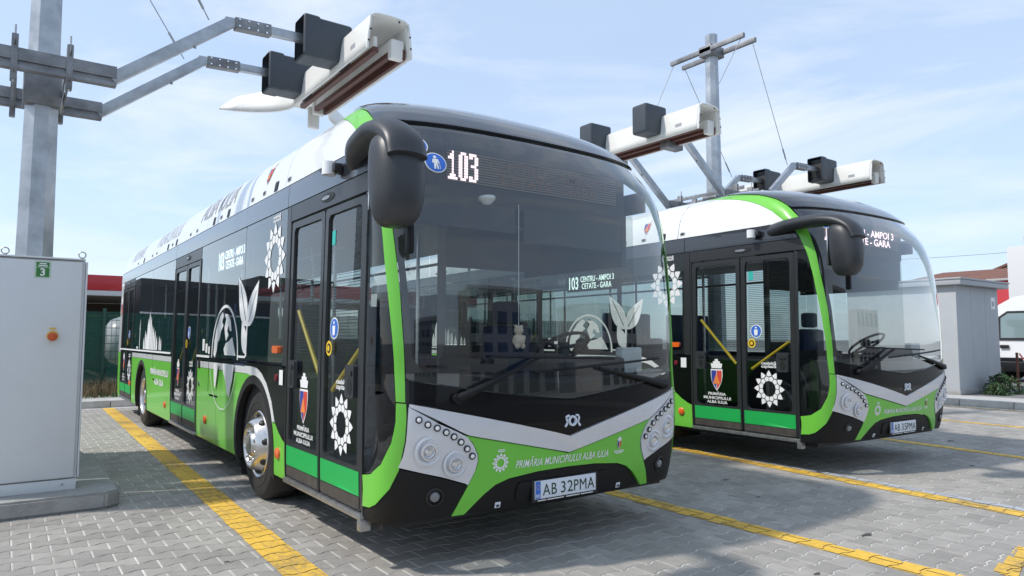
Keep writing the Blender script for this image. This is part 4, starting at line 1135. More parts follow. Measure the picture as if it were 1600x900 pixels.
# small tar spots
bm = bmesh.new()
for x, y, r in ((.94, 3.28, .03), (-.9, 4.1, .02), (-.8, 8.9, .04), (.6, 9.3, .04), (.2, 7.0, .03), (-.25, 3.7, .014), (1.2, 2.2, .018), (-1.1, -.62, .012), (-.9, -1.1, .010)):
    vs = [bm.verts.new((x + r * (1 + .3 * math.sin(3 * a + x)) * math.cos(a) * .8, y + r * (1 + .3 * math.cos(2 * a + y)) * math.sin(a) * 1.6, .0035)) for a in np.linspace(0, 2 * math.pi, 14, endpoint=False)]
    bm.faces.new(vs)
o = bmo('oil_stain', bm, mat('oil', (.07, .066, .06), .7), yard); tag(o, kind='stuff')

# ------------------------------------------------------------------ kerbs and verges
KERB = mat('kerb_stone', (.44, .43, .41), .9, noise=.22, nscale=5, bump=.3, bscale=50)
SOIL = mat('verge_soil', (.12, .095, .065), 1.0, noise=.4, nscale=4, bump=.6, bscale=30)
def kerb(name, a, b, w=.16, h=.14, step=1.0):
    root = pyd(name, [(0, 0, 0)] * 0, [], KERB)
    a = np.array(a); b = np.array(b); L = np.linalg.norm(b - a); d = (b - a) / L; k = int(L / step)
    me = None
    for i in range(k):
        bm = bmesh.new(); add_box(bm, (0, -w / 2, -.03), (step - .012, w / 2, h), .012)
        if me is None:
            o = bmo('kerb_block', bm, KERB, root, 35); me = o.data
        else:
            bm.free(); o = bpy.data.objects.new('kerb_block', me); COL.objects.link(o); o.parent = root
        p = a + d * i * step; o.location = (p[0], p[1], rng.uniform(-.004, .004)); o.rotation_euler = (0, 0, math.atan2(d[1], d[0]))
    tag(root, kind='structure')
    return root
kerb('kerb', (-12.98, -6.0), (-12.98, 18.0))
kerb('kerb', (-14.0, 14.82), (8.0, 14.82))
v = pyd('verge', [(-60, -60, .09), (-13.06, -60, .09), (-13.06, 60, .09), (-60, 60, .09)], [(0, 1, 2, 3)], SOIL); tag(v, kind='structure')
fp = box('footpath', (-14.6, -6.0, .0), (-13.07, 5.0, .135), KERB, None, .01); tag(fp, kind='structure')
sp = pyd('service_road', [(-13.0, 15.9, .125), (60, 15.9, .125), (60, 80, .125), (-13.0, 80, .125)], [(0, 1, 2, 3)], ASPH); tag(sp, kind='structure')
fp2 = box('footpath', (-13.0, 14.9, .0), (30, 16.1, .13), KERB, None, .01); tag(fp2, kind='structure')

# ------------------------------------------------------------------ charging cabinet on its plinth
pl = extrude_poly('plinth', [(-3.13, -3.2), (-3.13, -1.08), (-3.22, -.97), (-5.0, -.97), (-5.06, -1.06), (-6.7, -1.06), (-6.7, -3.2)], 0, .135, CONC, None, .018)
tag(pl, 'low concrete plinth under the grey charging cabinets', 'plinth')
def cabinet(x0, x1, y1, h, label):
    R = empty('charging_cabinet', (x1, y1, .135))
    W_ = .92; D_ = x1 - x0
    box('body', (-D_, -W_, .095), (-.028, -.018, h), CABM, R, .006)
    box('base_frame', (-D_ + .02, -W_ + .01, 0), (-.012, -.02, .09), CABM, R, .004)
    d = box('door_panel', (-.024, -W_ + .0, .105), (0, -.042, h - .014), CABM, R, .005)
    box('side_edge', (-D_, -.016, .10), (-.012, -.002, h - .01), CABM, R, .003)
    box('roof_sheet', (-D_ - .01, -W_ - .01, h + .002), (.004, -.022, h + .016), CABM, R, .004)
    for y in (-.048, -.59):
        bm = bmesh.new()
        c = Vector((-.02, y, h + .05)); n = 18
        rg = []
        for k in range(n):
            a = 2 * math.pi * k / n; dd = Vector((0, math.cos(a), math.sin(a)))
            rg.append([bm.verts.new(c + dd * (.026 + .0055 * math.cos(t)) + Vector((.0055 * math.sin(t), 0, 0))) for t in (0, 1.26, 2.5, 3.77, 5.03)])
        for k in range(n):
            for j in range(5): bm.faces.new((rg[k][j], rg[(k + 1) % n][j], rg[(k + 1) % n][(j + 1) % 5], rg[k][(j + 1) % 5]))
        add_cyl(bm, (-.02, y, h + .014), (-.02, y, h + .028), .014, n=10)
        bmo('lifting_eye', bm, GALV, R, 50)
    for y in (-.12, -.55):
        cyl('bolt', (-.012, y, .05), (-.004, y, .05), .009, STEEL, R, n=8)
    tag(R, label, 'cabinet', 'charging cabinets on the plinth')
    return R
cab = cabinet(-3.86, -3.415, -1.255, 1.94, 'light grey steel charging cabinet with green number 3 sign and orange switch')
X = .0015
sg = pyd('number_sign', [(X, -.385, 1.775), (X, -.270, 1.775), (X, -.270, 1.918), (X, -.385, 1.918)], [(0, 1, 2, 3)], mat('sign_border', (.45, .58, .45), .5), cab)
pyd('sign_field', [(X + .001, -.373, 1.785), (X + .001, -.282, 1.785), (X + .001, -.282, 1.862), (X + .001, -.373, 1.862)], [(0, 1, 2, 3)], mat('sign_green', (.03, .19, .035), .5), sg)
pyd('sign_field', [(X + .001, -.373, 1.868), (X + .001, -.282, 1.868), (X + .001, -.282, 1.908), (X + .001, -.373, 1.908)], [(0, 1, 2, 3)], MATS['sign_green'], sg)
for s, y, z, h, w in (('3', -.345, 1.793, .062, .035), ):
    V, F, wd = text2d(s, .03, 1.0, 0.0)
    pyd('sign_lettering', [(X + .002, y + v[0] * w / wd, z + v[1] * h) for v in V], F, WHITEF, sg)
for y0, y1, z in ((-.352, -.303, 1.891), (-.360, -.295, 1.874)):
    pyd('sign_print', [(X + .002, y0, z), (X + .002, y1, z), (X + .002, y1, z + .010), (X + .002, y0, z + .010)], [(0, 1, 2, 3)], WHITEF, sg)
sw = cyl('rotary_switch', (0, -.238, 1.293), (.028, -.238, 1.293), .042, mat('switch_yellow', (.72, .48, .10), .5), cab, n=24)
lathe('switch_knob', [(.036, 0), (.034, .022), (.028, .03), (.002, .032)], (.028, -.238, 1.285), (1, 0, 0), mat('switch_red', (.58, .10, .02), .4), sw, 20)
box('switch_grip', (.05, -.250, 1.262), (.072, -.226, 1.308), MATS['switch_red'], sw, .006)
pyd('switch_label', [(X, -.262, 1.345), (X, -.212, 1.345), (X, -.212, 1.362), (X, -.262, 1.362)], [(0, 1, 2, 3)], MATS['switch_yellow'], sw)
cabinet(-5.35, -4.55, -1.255, 1.94, 'plain grey charging cabinet hidden behind the one numbered 3')
cabinet(-6.62, -5.62, -1.255, 1.94, 'plain grey charging cabinet at the rear end of the plinth')

# ------------------------------------------------------------------ charging masts and hoods
ARMX = (-3.6, -4.8)
def mast(y0, label, sides):
    x0 = -4.2
    R = empty('charging_mast', (x0, y0, 0))
    H = 6.85
    bm = bmesh.new(); rings = []
    for z, r in ((0, .172), (2.0, .158), (4.0, .138), (H, .108)):
        rings.append([bm.verts.new((r * math.cos(math.pi / 8 + k * math.pi / 4), r * math.sin(math.pi / 8 + k * math.pi / 4), z)) for k in range(8)])
    for a, b in zip(rings, rings[1:]):
        for k in range(8): bm.faces.new((a[k], a[(k + 1) % 8], b[(k + 1) % 8], b[k]))
    bm.faces.new(rings[-1])
    bmo('pole', bm, GALV, R)
    box('base_plate', (-.26, -.26, 0), (.26, .26, .03), GALV, R, .004)
    box('collar', (-.152, -.152, 3.56), (.152, .152, 3.92), GALVD, R, .03)
    # tie bars across the two beams
    for dy in (-.185, .215):
        for dz, top in ((3.69, 0), (3.93, 1)):
            box('tie_bar', (-.78, dy - .045, dz - .03), (.78, dy - .03, dz + .03), GALVD, R, .004)
        for ax in ARMX:
            b = box('clamp_bracket', (ax - x0 - .03, dy - .065, 3.60), (ax - x0 + .06, dy - .015, 4.00), GALVD, R, .006)
            cyl('threaded_rod', (ax - x0 + .045, dy - .04, 3.58), (ax - x0 + .045, dy - .04, 4.08), .008, STEEL, b, n=6)
    # head frame and guy cables
    for dx, dy in ((-.02, -.16), (.02, .16)):
        box('head_bar', (-.80, dy - .03, 6.50), (.80, dy + .03, 6.58), GALVD, R, .006)
    box('head_clamp', (-.13, -.19, 6.44), (.13, .19, 6.62), GALVD, R, .01)
    lo_y = -.54 if -1 in sides else -.54
    for ax in ARMX:
        dx = ax - x0
        # horizontal beam (channel section) through the mast head
        bm = bmesh.new()
        add_box(bm, (dx - .03, -.54, 3.70), (dx + .03, .54, 3.885), .004)
        add_box(bm, (dx + .03, -.54, 3.700), (dx + .055, .54, 3.735)); add_box(bm, (dx + .03, -.54, 3.775), (dx + .05, .54, 3.885), .004)
        bmo('cross_beam', bm, GALVD, R, 30)
        for sd in sides:
            def Q(y, z): return Vector((dx, sd * y, z))
            # inclined box arm, elbow, then level arm up to the hood
            def bar(name, a, b, w, h, m):
                bm = bmesh.new(); d = (b - a); L = d.length
                u = d.normalized(); up = Vector((1, 0, 0)).cross(u); up = up if up.z > 0 else -up
                M = Matrix(((1, up.x, u.x, a.x), (0, up.y, u.y, a.y), (0, up.z, u.z, a.z), (0, 0, 0, 1)))
                add_box(bm, (-w / 2, -h / 2, 0), (w / 2, h / 2, L), .006, 2, M)
                return bmo(name, bm, m, R, 35)
            reach = 2.36 if sd > 0 else 1.75
            a = bar('inclined_arm', Q(.50, 3.77), Q(1.52, 4.585), .08, .105, GALV)
            bar('level_arm', Q(1.47, 4.585), Q(reach, 4.615), .07, .09, GALV)
            sp_ = bar('splice_plate', Q(1.56, 4.585), Q(1.92, 4.60), .10, .115, GALVD)
            for k in range(4):
                for e in (-.035, .035):
                    p = Q(1.60 + k * .09, 4.588 + e)
                    cyl('bolt', p + Vector((.05, 0, 0)), p + Vector((.062, 0, 0)), .011, CHROME, sp_, n=6)
            p = Q(1.2, 4.26)
            bm = bmesh.new(); add_cyl(bm, p + Vector((0, 0, -.02)), p + Vector((0, 0, .12)), .014, n=8); bmo('eye_lug', bm, GALV, a)
            cb = tube('guy_cable', [Vector((.74 if dx > 0 else -.74, sd * .16, 6.5)), Q(1.32, 4.56)], .006, STEEL, R, 6)
            m1 = Vector((.74 if dx > 0 else -.74, sd * .16, 6.5)).lerp(Q(1.32, 4.56), .86); m2 = Vector((.74 if dx > 0 else -.74, sd * .16, 6.5)).lerp(Q(1.32, 4.56), .95)
            tube('turnbuckle', [m1, m1.lerp(m2, .5), m2], .013, STEEL, cb, 8)
    tag(R, label, 'mast', 'charging masts between the bays')
    return R
def hood(yc, label, closed, z0=4.31):
    R = empty('charging_hood', (-2.75, yc, z0))
    # inverted trough with a flared tail; local x = 0 at the front end
    def sec(x, hw, h, drop, flare):
        o = []
        for k in range(17):
            t = -1 + 2 * k / 16
            a = abs(t)
            if a > .45:
                u = (a - .45) / .55; y = hw * (.80 + .20 * u ** .7) ; z = h * (1 - u ** 1.15) + drop * u
                y += flare * u ** 1.5 * .5
            else:
                y = hw * .80 * a / .45; z = h + .015 * (1 - (a / .45) ** 2)
            o.append((x, math.copysign(y, t), z))
        return o
    S_ = []
    for x in (0, -.06, -.5, -1.2, -1.9, -2.25): S_.append(sec(x, .245, .37, 0, 0))
    for i in range(1, 9):
        u = i / 8
        S_.append(sec(-2.25 - .72 * u, .245 + .62 * u ** 1.8, .37 - .12 * u ** 2, -.03 * u + .07 * u ** 3, .18 * u))
    V = [p for s in S_ for p in s]; n = 17
    F = [(a * n + k, a * n + k + 1, (a + 1) * n + k + 1, (a + 1) * n + k) for a in range(len(S_) - 1) for k in range(n - 1)]
    sh = pyd('shell', V, F, HOODW, R, 40)
    md = sh.modifiers.new('thick', 'SOLIDIFY'); md.thickness = .022; md.offset = 0
    tail = S_[-1]
    # rim around the mouth
    tube('mouth_rim', [(.004, p[1], p[2]) for p in S_[0]], .016, HOODW, R, 8)
    for y in (-.10, .085):
        r_ = box('contact_rail', (-2.30, y - .03, .03), (-.10, y + .03, .085), COPPER, R, .006)
        box('rail_carrier', (-2.28, y - .022, .086), (-.12, y + .022, .20), HOODW, r_, .006)
    box('contact_rail', (-2.30, .175, .0), (-.06, .215, .11), COPPER, R, .006)
    for x in (-.10, -2.33):
        box('end_block', (x - .05, .05, -.005), (x + .04, .20, .20), HOODW, R, .02)
    # hanging tongue behind the rails
    bm = bmesh.new(); add_box(bm, (-2.46, .02, -.17), (-2.40, .17, .12), .03, 3); bmo('guide_tongue', bm, HOODW, R, 40)
    for x in (-.05, -.05):
        pass
    for y, z in ((-.215, .20), (-.235, .08), (.10, .35), (.235, .10), (.225, .22)):
        cyl('bolt', (.012, y, z), (.024, y, z), .010, DARKM, R, n=8)
    pyd('maker_plate', [(-.42, -.2475, .08), (-.30, -.2475, .08), (-.30, -.245, .16), (-.42, -.245, .16)], [(0, 1, 2, 3)], GREYT, R)
    for ax in ARMX:
        x = ax + 2.75
        bm = bmesh.new()
        y0, y1, zz0, zz1 = -.56, -.10, .08, .52
        # housing: a tapered box, open towards the mast side
        add_box(bm, (x - .15, y0, zz0), (x + .15, y1, zz1), .045, 3)
        h = bmo('arm_housing', bm, HOODG, R, 35)
        if not closed:
            box('housing_mouth', (x - .115, y0 - .004, zz0 + .05), (x + .115, y0 + .01, zz1 - .06), INK, h, .004)
            b2 = bmesh.new(); add_box(b2, (x - .155, y0 - .09, zz0 - .01), (x + .155, y0 + .10, zz1 + .015), .04, 3)
            bmesh.ops.delete(b2, geom=[f for f in b2.faces if f.normal.y < -.9], context='FACES')
            o = bmo('housing_lip', b2, HOODG, h, 35)
        else:
            box('under_bracket', (x - .08, -.02, -.06), (x + .08, .34, .05), GALVD, R, .01)
    tag(R, label, 'charging hood', 'overhead charging hoods')
    return R
mast(-1.63, 'tall galvanised octagonal mast behind the grey charging cabinets, carrying two bent arms', (1,))
mast(8.25, 'tall galvanised octagonal mast beyond the second bus, guy cables to arms on both sides', (1, -1))
hood(1.24, 'white overhead charging hood with two slate housings above the bus showing 103', False)
hood(6.30, 'white overhead charging hood above the bus parked beside the kiosk', True, 4.40)
hood(11.10, 'white overhead charging hood above the empty bay next to the second bus', False)

# ------------------------------------------------------------------ fence, canopy, tank behind the yard
FG = bpy.data.materials.new('green_screen_net'); FG.use_nodes = True
def _fg():
    t = FG.node_tree; t.nodes.clear()
    o = nd(t, 'ShaderNodeOutputMaterial'); mx = nd(t, 'ShaderNodeMixShader'); tr = nd(t, 'ShaderNodeBsdfTransparent')
    pb = nd(t, 'ShaderNodeBsdfPrincipled'); pb.inputs['Base Color'].default_value = (.010, .105, .075, 1); pb.inputs['Roughness'].default_value = .8
    geo = nd(t, 'ShaderNodeNewGeometry'); nz = nd(t, 'ShaderNodeTexNoise', Scale=3.0, Detail=4.0); t.links.new(geo.outputs['Position'], nz.inputs['Vector'])
    mr = nd(t, 'ShaderNodeMapRange'); mr.inputs['To Min'].default_value = .45; mr.inputs['To Max'].default_value = .85; t.links.new(nz.outputs['Fac'], mr.inputs['Value'])
    t.links.new(mr.outputs['Result'], mx.inputs['Fac']); t.links.new(tr.outputs[0], mx.inputs[1]); t.links.new(pb.outputs[0], mx.inputs[2]); t.links.new(mx.outputs[0], o.inputs['Surface'])
_fg()
FPOST = mat('green_fence_paint', (.006, .05, .035), .5)
fx = -15.0
F_ = empty('mesh_fence', (fx, 0, .1))
ys = np.arange(-29.97, 16, 2.5)
for i, y in enumerate(ys):
    box('post', (-.03, y - .03, 0), (.03, y + .03, 2.0), FPOST, F_, .004)
    if i == len(ys) - 1: break
    if y < -12: 
        pass
    b = pyd('screen_net', [(-.03, y + .03, .1), (-.03, y + 2.47, .1), (-.03, y + 2.47, 1.92), (-.03, y + .03, 1.92)], [(0, 1, 2, 3)], FG, F_)
    bm = bmesh.new()
    nwire = 24 if -6 < y < 4 else 8
    for k in range(nwire + 1):
        yy = y + .05 + 2.4 * k / nwire; add_box(bm, (.0, yy - .004, .08), (.008, yy + .004, 1.95))
    for k in range(11): add_box(bm, (.008, y + .03, .1 + k * .18), (.016, y + 2.47, .112 + k * .18))
    o = bmo('wire_panel', bm, FPOST, F_); tag(o, kind='stuff')
tag(F_, 'green welded mesh fence with screening net behind the parked buses', 'fence')
CAN = empty('station_canopy', (-24, 0, 0))
box('fascia', (-.05, -1.2, 3.04), (.15, 16, 3.56), mat('canopy_red', (.50, .012, .018), .4, coat=.3), CAN, .01)
box('fascia_trim', (-.06, -1.2, 2.86), (.13, 16, 3.036), mat('canopy_white', (.62, .62, .62), .5), CAN, .01)
box('canopy_roof', (-7.0, -1.2, 2.90), (-.06, 16, 3.50), MATS['canopy_white'], CAN, .01)
for y in (-.8, 5, 12): box('column', (-1.0, y - .15, 0), (-.7, y + .15, 2.9), MATS['canopy_white'], CAN, .01)
tag(CAN, 'red fascia of a filling station canopy showing above the green fence', 'canopy')
SHOP = empty('station_shop', (-31, -6, 0))
box('wall', (-3, -26, 0), (0, 10, 2.9), mat('shop_wall', (.16, .13, .10), .8, noise=.3, nscale=1.5), SHOP, .01)
for y in np.arange(-24, 9, 4.0): box('shop_window', (.0, y, .7), (.03, y + 2.6, 2.2), mat('shop_glass', (.02, .025, .03), .1), SHOP, .01)
box('lintel', (.0, -26, 2.30), (.10, 10, 2.46), mat('timber', (.45, .30, .13), .7), SHOP, .01)
tag(SHOP, 'low brown shop wall in the shade beneath the red canopy', 'building')
HALL = empty('dark_hall', (-23, -14, 0))
box('wall', (-8, -16, 0), (0, 12.2, 3.5), mat('hall_cladding', (.028, .030, .034), .6, noise=.2, nscale=1.0), HALL, .02)
for i_, (y, w, h) in enumerate(((-14, 5, 4.3), (-8, 3, 3.9), (-2, 4.5, 4.5), (5, 3, 4.0))): box('roof_unit', (-4, y, 3.503), (-1, y + w, h), MATS['hall_cladding'], HALL, .02)
box('gutter', (.003, -16, 2.30), (.10, 12.2, 2.36), MATS['canopy_white'], HALL, .01)
for y in np.arange(-15, 12, 3.4): box('window', (.003, y, .8), (.03, y + 2.4, 1.9), MATS['shop_glass'], HALL, .01)
tag(HALL, 'dark clad hall with a white gutter behind the fence, mirrored in the side windows', 'building')
bm = bmesh.new()
add_lathe(bm, [(.0, -1.5), (.35, -1.46), (.55, -1.32), (.64, -1.1), (.65, -.9), (.65, .9), (.64, 1.1), (.55, 1.32), (.35, 1.46), (.0, 1.5)], (0, 0, 1.25), (0, 1, 0), 28)
tk = empty('gas_tank', (-17.3, 1.72, .09)); bmo('vessel', bm, WHITEP, tk, 50)
for y in (-.8, .8): box('saddle', (-.4, y - .1, 0), (.4, y + .1, .75), CONC, tk, .02)
tag(tk, 'white gas tank half hidden behind the green mesh fence', 'tank')
LMP = empty('warning_lamps', (-23.6, 1.1, 2.55)) if False else None

# dry weeds along the fence foot
def tuft(name, x, y, z, n, h, spread, m, label=None, kind=None, wd=.008):
    V = []; F = []
    for _ in range(n):
        a = rng.uniform(0, 6.283); r = spread * math.sqrt(rng.uniform(0, 1)); bx_, by_ = x + r * math.cos(a), y + r * math.sin(a)
        hh = h * rng.uniform(.4, 1.1); lx, ly = rng.normal(0, .35 * hh, 2); pa = rng.uniform(0, 6.28); w = wd * rng.uniform(.6, 1.5)
        dx, dy = w * math.cos(pa), w * math.sin(pa); k = len(V)
        V += [(bx_ - dx, by_ - dy, z), (bx_ + dx, by_ + dy, z), (bx_ + lx * .45 + dx, by_ + ly * .45 + dy, z + hh * .6), (bx_ + lx * .45 - dx, by_ + ly * .45 - dy, z + hh * .6), (bx_ + lx, by_ + ly, z + hh)]
        F += [(k, k + 1, k + 2, k + 3), (k + 3, k + 2, k + 4)]
    o = pyd(name, V, F, m)
    return o
DRY = mat('dry_grass', (.17, .125, .065), .9, noise=.4, nscale=6); WEED = mat('weed_leaf', (.065, .12, .03), .8, noise=.4, nscale=6)
o = tuft('dry_weeds', -14.75, -.2, .09, 900, .42, .9, DRY); tag(o, 'dry brown weeds along the foot of the green fence', 'weeds', kind='stuff')
o = tuft('grass_verge', -14.6, -.2, .11, 700, .14, 1.1, WEED); tag(o, 'low green grass at the edge of the concrete path', 'grass', kind='stuff')

# ------------------------------------------------------------------ kiosk, van and buildings to the right
KG = mat('kiosk_render', (.42, .435, .45), .75, noise=.06, nscale=2, bump=.1, bscale=120)
K_ = empty('kiosk', (-3.5, 16.05, .13))
box('walls', (-2.6, 0, 0), (0, 2.38, 2.54), KG, K_, .01)
box('plinth_band', (-2.62, -.02, 0), (.02, 2.40, .10), CONC, K_, .01)
rf = box('roof_slab', (-2.75, -.14, 2.545), (.16, 2.66, 2.665), mat('kiosk_roof', (.36, .37, .39), .5), K_, .015)
box('roof_edge', (-2.77, -.16, 2.668), (.18, 2.68, 2.71), MATS['kiosk_roof'], rf, .01)
for y in (.8, 1.6): box('panel_joint', (.0, y, .1), (.004, y + .012, 2.54), KG, K_, 0)
nt = box('notice', (.0, 1.93, 2.02), (.012, 2.17, 2.32), WHITEF, K_, .002)
pyd('notice_print', [(.0135, 1.98, 2.10), (.0135, 2.12, 2.10), (.0135, 2.12, 2.22), (.0135, 1.98, 2.22)], [(0, 1, 2, 3)], GREYT, nt)
tag(K_, 'small grey flat-roofed kiosk with a white notice, beyond the second bus', 'kiosk')
LEAFM = mat('shrub_leaf', (.035, .075, .022), .7, noise=.5, nscale=8)
def shrub(x, y, z, r, h, n, label):
    V = []; F = []
    for _ in range(n):
        a = rng.uniform(0, 6.283); u = rng.uniform(0, 1) ** .5; t = rng.uniform(0, 1); rr = r * u * (1 - .5 * t) * (1 + .3 * math.sin(5 * a))
        p = Vector((x + rr * math.cos(a), y + rr * math.sin(a), z + h * t * (1 - .3 * u)))
        d = Vector(rng.normal(0, 1, 3)).normalized(); e = d.cross(Vector(rng.normal(0, 1, 3))).normalized(); s = rng.uniform(.025, .06); k = len(V)
        V += [p - d * s, p + e * s * .45, p + d * s, p - e * s * .45]; F.append((k, k + 1, k + 2, k + 3))
    R = empty('shrub', (x, y, z)); o = pyd('foliage', [(v[0] - x, v[1] - y, v[2] - z) for v in V], F, LEAFM, R)
    bm = bmesh.new()
    for k in range(4): add_tube(bm, [(0, 0, 0), (r * .3 * math.cos(k * 1.6), r * .3 * math.sin(k * 1.6), h * .4), (r * .6 * math.cos(k * 1.6), r * .6 * math.sin(k * 1.6), h * .75)], .012, 5)
    bmo('stem', bm, mat('bark', (.07, .05, .035), .9), R)
    tag(R, label, 'shrub', 'shrubs at the kiosk foot')
shrub(-3.1, 17.3, .13, .42, .55, 700, 'dark green shrub against the middle of the kiosk wall')
shrub(-3.0, 16.75, .13, .28, .30, 350, 'lowest dark green shrub at the kiosk wall, left of its taller neighbour')
shrub(-2.7, 18.6, .13, .45, .38, 500, 'spreading green shrub beside the red and white tape past the kiosk corner')
tp = empty('barrier_post', (-3.25, 18.75, .13))
cyl('post', (0, 0, 0), (0, 0, .95), .03, mat('rusty_post', (.16, .06, .04), .8), tp)
for i in range(6):
    p0 = Vector((.02 + i * .07, .05 + i * .05, .92 - i * .15)); p1 = p0 + Vector((.07, .05, -.15))
    pyd('tape', [p0, p1, p1 + Vector((0, .09, .02)), p0 + Vector((0, .09, .02))], [(0, 1, 2, 3)], WHITEF if i % 2 else mat('tape_red', (.6, .03, .03), .5), tp)
tag(tp, 'short post with red and white barrier tape beside the kiosk', 'post')

# white van seen from its side
VN = empty('white_van', (-6.25, 22.7, .125))
def van():
    prof = [(0, .42), (.02, .80), (.10, 1.05), (.40, 1.25), (.62, 1.40), (.95, 1.98), (1.22, 2.34), (1.60, 2.56), (2.2, 2.66), (5.6, 2.70), (5.75, 2.5), (5.78, .45)]
    bm = bmesh.new(); rings = []
    for y, ins in ((0, .03), (.06, 0), (1.0, -.02), (1.94, 0), (2.0, .03)):
        rings.append([bm.verts.new((x, y + (ins + max(0, z - 1.2) * .09) * (1 if y < 1 else -1) * (0 if y == 1.0 else 1), z)) for x, z in prof])
    n = len(prof)
    for a, b in zip(rings, rings[1:]):
        for k in range(n): bm.faces.new((a[k], a[(k + 1) % n], b[(k + 1) % n], b[k]))
    bm.faces.new(rings[0][::-1]); bm.faces.new(rings[-1])
    body = bmo('body', bm, WHITEP, VN, 40)
    def pan(name, pts, m, par, y=-.002):
        return pyd(name, [(x, (.03 + max(0, z - 1.2) * .09) + y - .004, z) for x, z in pts], [tuple(range(len(pts)))], m, par)
    BG = mat('van_glass', (.02, .028, .03), .05, coat=1.0)
    pan('quarter_window', [(.74, 1.36), (1.08, 1.36), (1.08, 1.92), (.99, 1.84)], BG, VN)
    dr = pan('door', [(1.16, .50), (2.25, .50), (2.25, 2.22), (1.45, 2.22), (1.16, 2.0)], WHITEP, VN)
    pan('door_gap', [(1.145, .49), (1.16, .49), (1.16, 1.785), (1.145, 1.78)], INK, VN, -.004)
    pan('window_frame', [(1.20, 1.26), (2.20, 1.26), (2.20, 2.14), (1.44, 2.14), (1.20, 1.96)], INK, dr, -.004)
    pan('window', [(1.27, 1.33), (2.15, 1.33), (2.15, 2.07), (1.46, 2.07), (1.27, 1.93)], mat('van_window', (.20, .27, .27), .08, coat=1.0), dr, -.007)
    box('door_handle', (1.25, -.02, 1.02), (1.48, .03, 1.12), INK, VN, .01)
    box('mirror', (.66, -.20, 1.36), (.80, -.02, 1.62), INK, VN, .03)
    box('rub_strip', (.1, -.01, .62), (5.7, .035, .74), BLACKM, VN, .01)
    box('bumper', (-.08, .02, .28), (.5, 1.98, .62), BLACKM, VN, .04)
    box('sill', (.1, .015, .32), (5.7, .06, .60), BLACKM, VN, .01)
    for x in (.95, 4.5):
        for y, s in ((-.0, -1), (2.0, 1)):
            w = lathe('wheel', [(.2, -.02), (.3, .01), (.335, -.01), (.345, -.04), (.345, -.2), (.2, -.2)], (x, y + .0, .345), (0, s, 0), TYRE, VN, 24)
            lathe('rim', [(.21, .0), (.16, -.03), (.05, -.02), (.001, -.02)], (x, y, .345), (0, s, 0), STEEL, w, 20)
van()
tag(VN, 'white van parked behind the kiosk, black door window frame and bumper', 'van')

BRICKR = mat('red_render', (.50, .035, .045), .6, noise=.08)
TILE = mat('brown_roof_tiles', (.17, .075, .05), .8, noise=.3, nscale=2.5, bump=.4, bscale=25)
CREAM = mat('cream_wall', (.55, .53, .48), .8, noise=.1)
H1 = empty('brown_roof_house', (-15.5, 46, 0))
box('wall', (-4, 0, 0), (4.5, 9, 4.7), CREAM, H1, .02)
def roof(parent, x0, x1, y0, y1, z0, z1, m):
    xm = (x0 + x1) / 2
    bm = bmesh.new()
    v = [bm.verts.new(p) for p in ((x0, y0, z0), (x1, y0, z0), (x1, y1, z0), (x0, y1, z0), (x0 + 2.5, (y0 + y1) / 2, z1), (x1 - 2.5, (y0 + y1) / 2, z1))]
    for f in ((0, 1, 5, 4), (2, 3, 4, 5), (1, 2, 5), (3, 0, 4), (0, 3, 2, 1)): bm.faces.new([v[i] for i in f])
    return bmo('roof', bm, m, parent)
r1 = roof(H1, -5, 5.2, -.8, 9.8, 4.75, 6.0, TILE)
box('window', (-1, -.03, 1.6), (.2, .0, 3.0), MATS['shop_glass'], H1, .01)
tag(H1, 'house with a low brown tiled roof above the kiosk', 'house')
H2 = empty('gabled_house', (-13.2, 58, 0))
bm = bmesh.new()
gp = [(-4.2, 0), (4.2, 0), (4.2, 6.6), (0, 8.3), (-4.2, 6.6)]
a = [bm.verts.new((x, 0, z)) for x, z in gp]; b = [bm.verts.new((x, 9, z)) for x, z in gp]
bm.faces.new(a); bm.faces.new(b[::-1])
for k in range(5): bm.faces.new((a[k], b[k], b[(k + 1) % 5], a[(k + 1) % 5]))
bmo('wall', bm, CREAM, H2)
for s in (-1, 1):
    V = [(0, -.5, 8.36), (s * 5.0, -.5, 6.33), (s * 5.0, 9.5, 6.33), (0, 9.5, 8.36)]
    o = pyd('roof', V, [(0, 1, 2, 3) if s > 0 else (3, 2, 1, 0)], TILE, H2); md = o.modifiers.new('t', 'SOLIDIFY'); md.thickness = .15; md.offset = -1
tag(H2, 'cream gabled house behind the brown roof', 'house')
H3 = empty('red_shop_unit', (-10.6, 42, 0))
box('wall', (-1.6, 0, 0), (8, 8, 4.6), BRICKR, H3, .02)
box('parapet', (-1.7, -.1, 4.603), (8.1, 8.1, 4.72), mat('grey_coping', (.4, .4, .4), .7), H3, .01)
box('shop_window', (.6, -.04, .6), (3.2, -.002, 2.6), MATS['shop_glass'], H3, .01)
tag(H3, 'red-walled commercial unit behind the white van', 'building')
H4 = empty('white_pylon_sign', (-9.9, 38, 0))
box('panel', (0, 0, 0), (3.4, .5, 5.95), MATS['canopy_white'], H4, .02)
box('red_cap', (.75, -.02, 5.953), (1.15, .52, 6.4), BRICKR, H4, .01)
tag(H4, 'tall white advertising pylon with red cap rising behind the van', 'pylon')
PWR = tube('power_line', spline([(-40, 60, 9.0), (-12, 52, 7.2), (20, 44, 8.2)], 8), .012, INK, None, 5)
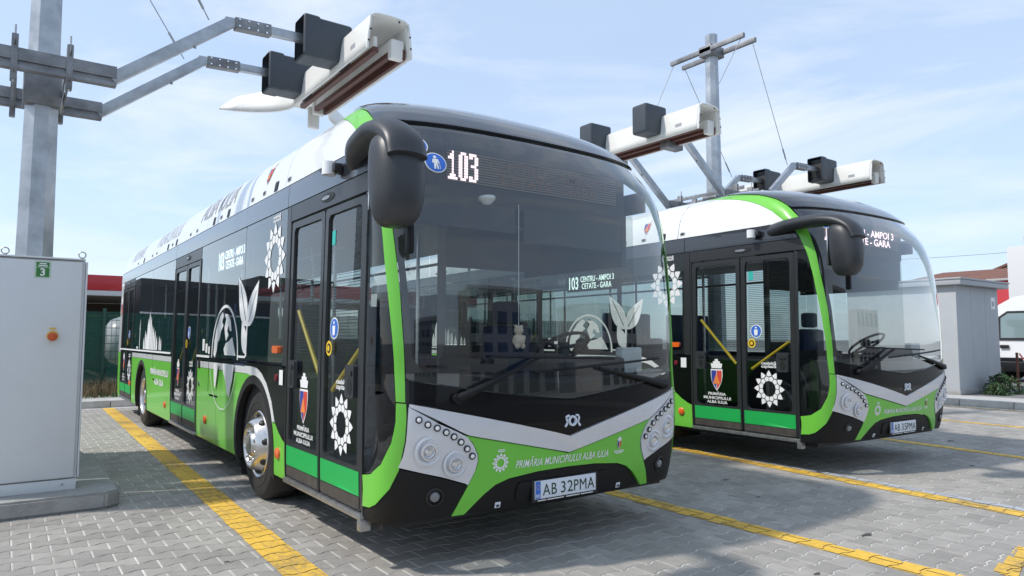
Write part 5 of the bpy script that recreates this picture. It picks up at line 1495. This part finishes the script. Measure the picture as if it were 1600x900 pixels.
tag(PWR, 'thin overhead power line crossing the sky above the houses', 'cable')

# ------------------------------------------------------------------ what the windscreens mirror: blocks across the yard
def block(x, y, rz, w, d, h, c, label, floors, bays):
    B = empty('office_block', (x, y, 0), rz)
    box('wall', (-d, -w / 2, 0), (0, w / 2, h), mat('block_wall_%d' % int(c * 100), (c, c * .98, c * .95), .8, noise=.08), B, .02)
    fh = h / floors; bw = w / bays
    me = None
    for f in range(floors):
        for b in range(bays):
            if me is None:
                o = box('window', (0, -bw * .32, 0), (.03, bw * .32, fh * .5), MATS['shop_glass'], B, .01); me = o.data
            else:
                o = bpy.data.objects.new('window', me); COL.objects.link(o); o.parent = B
            o.location = (0, -w / 2 + (b + .5) * bw, f * fh + fh * .3)
    box('parapet', (-d - .1, -w / 2 - .1, h + .003), (.1, w / 2 + .1, h + .3), MATS['grey_coping'], B, .02)
    tag(B, label, 'building')
block(34, 20, math.pi, 16, 10, 8.5, .30, 'grey three-storey office block across the yard, mirrored in the windscreens', 3, 6)
block(30, 40, math.pi, 14, 10, 6.0, .42, 'pale two-storey office block across the yard, mirrored in the windscreens', 2, 5)
block(40, -4, math.pi, 14, 10, 5.0, .22, 'dark low office block across the yard, mirrored in the windscreens', 2, 5)

# plush charm hanging inside the first windscreen
ch = empty('plush_charm', (-.22, 1.02, 1.34))
bm = bmesh.new()
for p, r in (((0, 0, .055), .045), ((0, 0, .125), .034), ((.01, -.032, .075), .018), ((.01, .032, .075), .018), ((.015, -.022, .018), .02), ((.015, .022, .018), .02), ((0, -.024, .152), .012), ((0, .024, .152), .012), ((.03, 0, .118), .014)):
    bmesh.ops.create_icosphere(bm, subdivisions=2, radius=r, matrix=Matrix.Translation(p))
o = bmo('bear', bm, mat('plush', (.62, .52, .42), .95), ch, 60)
md = o.modifiers.new('merge', 'REMESH'); md.mode = 'VOXEL'; md.voxel_size = .006
cyl('string', (0, 0, .155), (0, 0, .99), .002, WHITEF, ch, n=5)
tag(ch, 'small cream plush bear hanging behind the windscreen of the bus showing 103', 'charm')
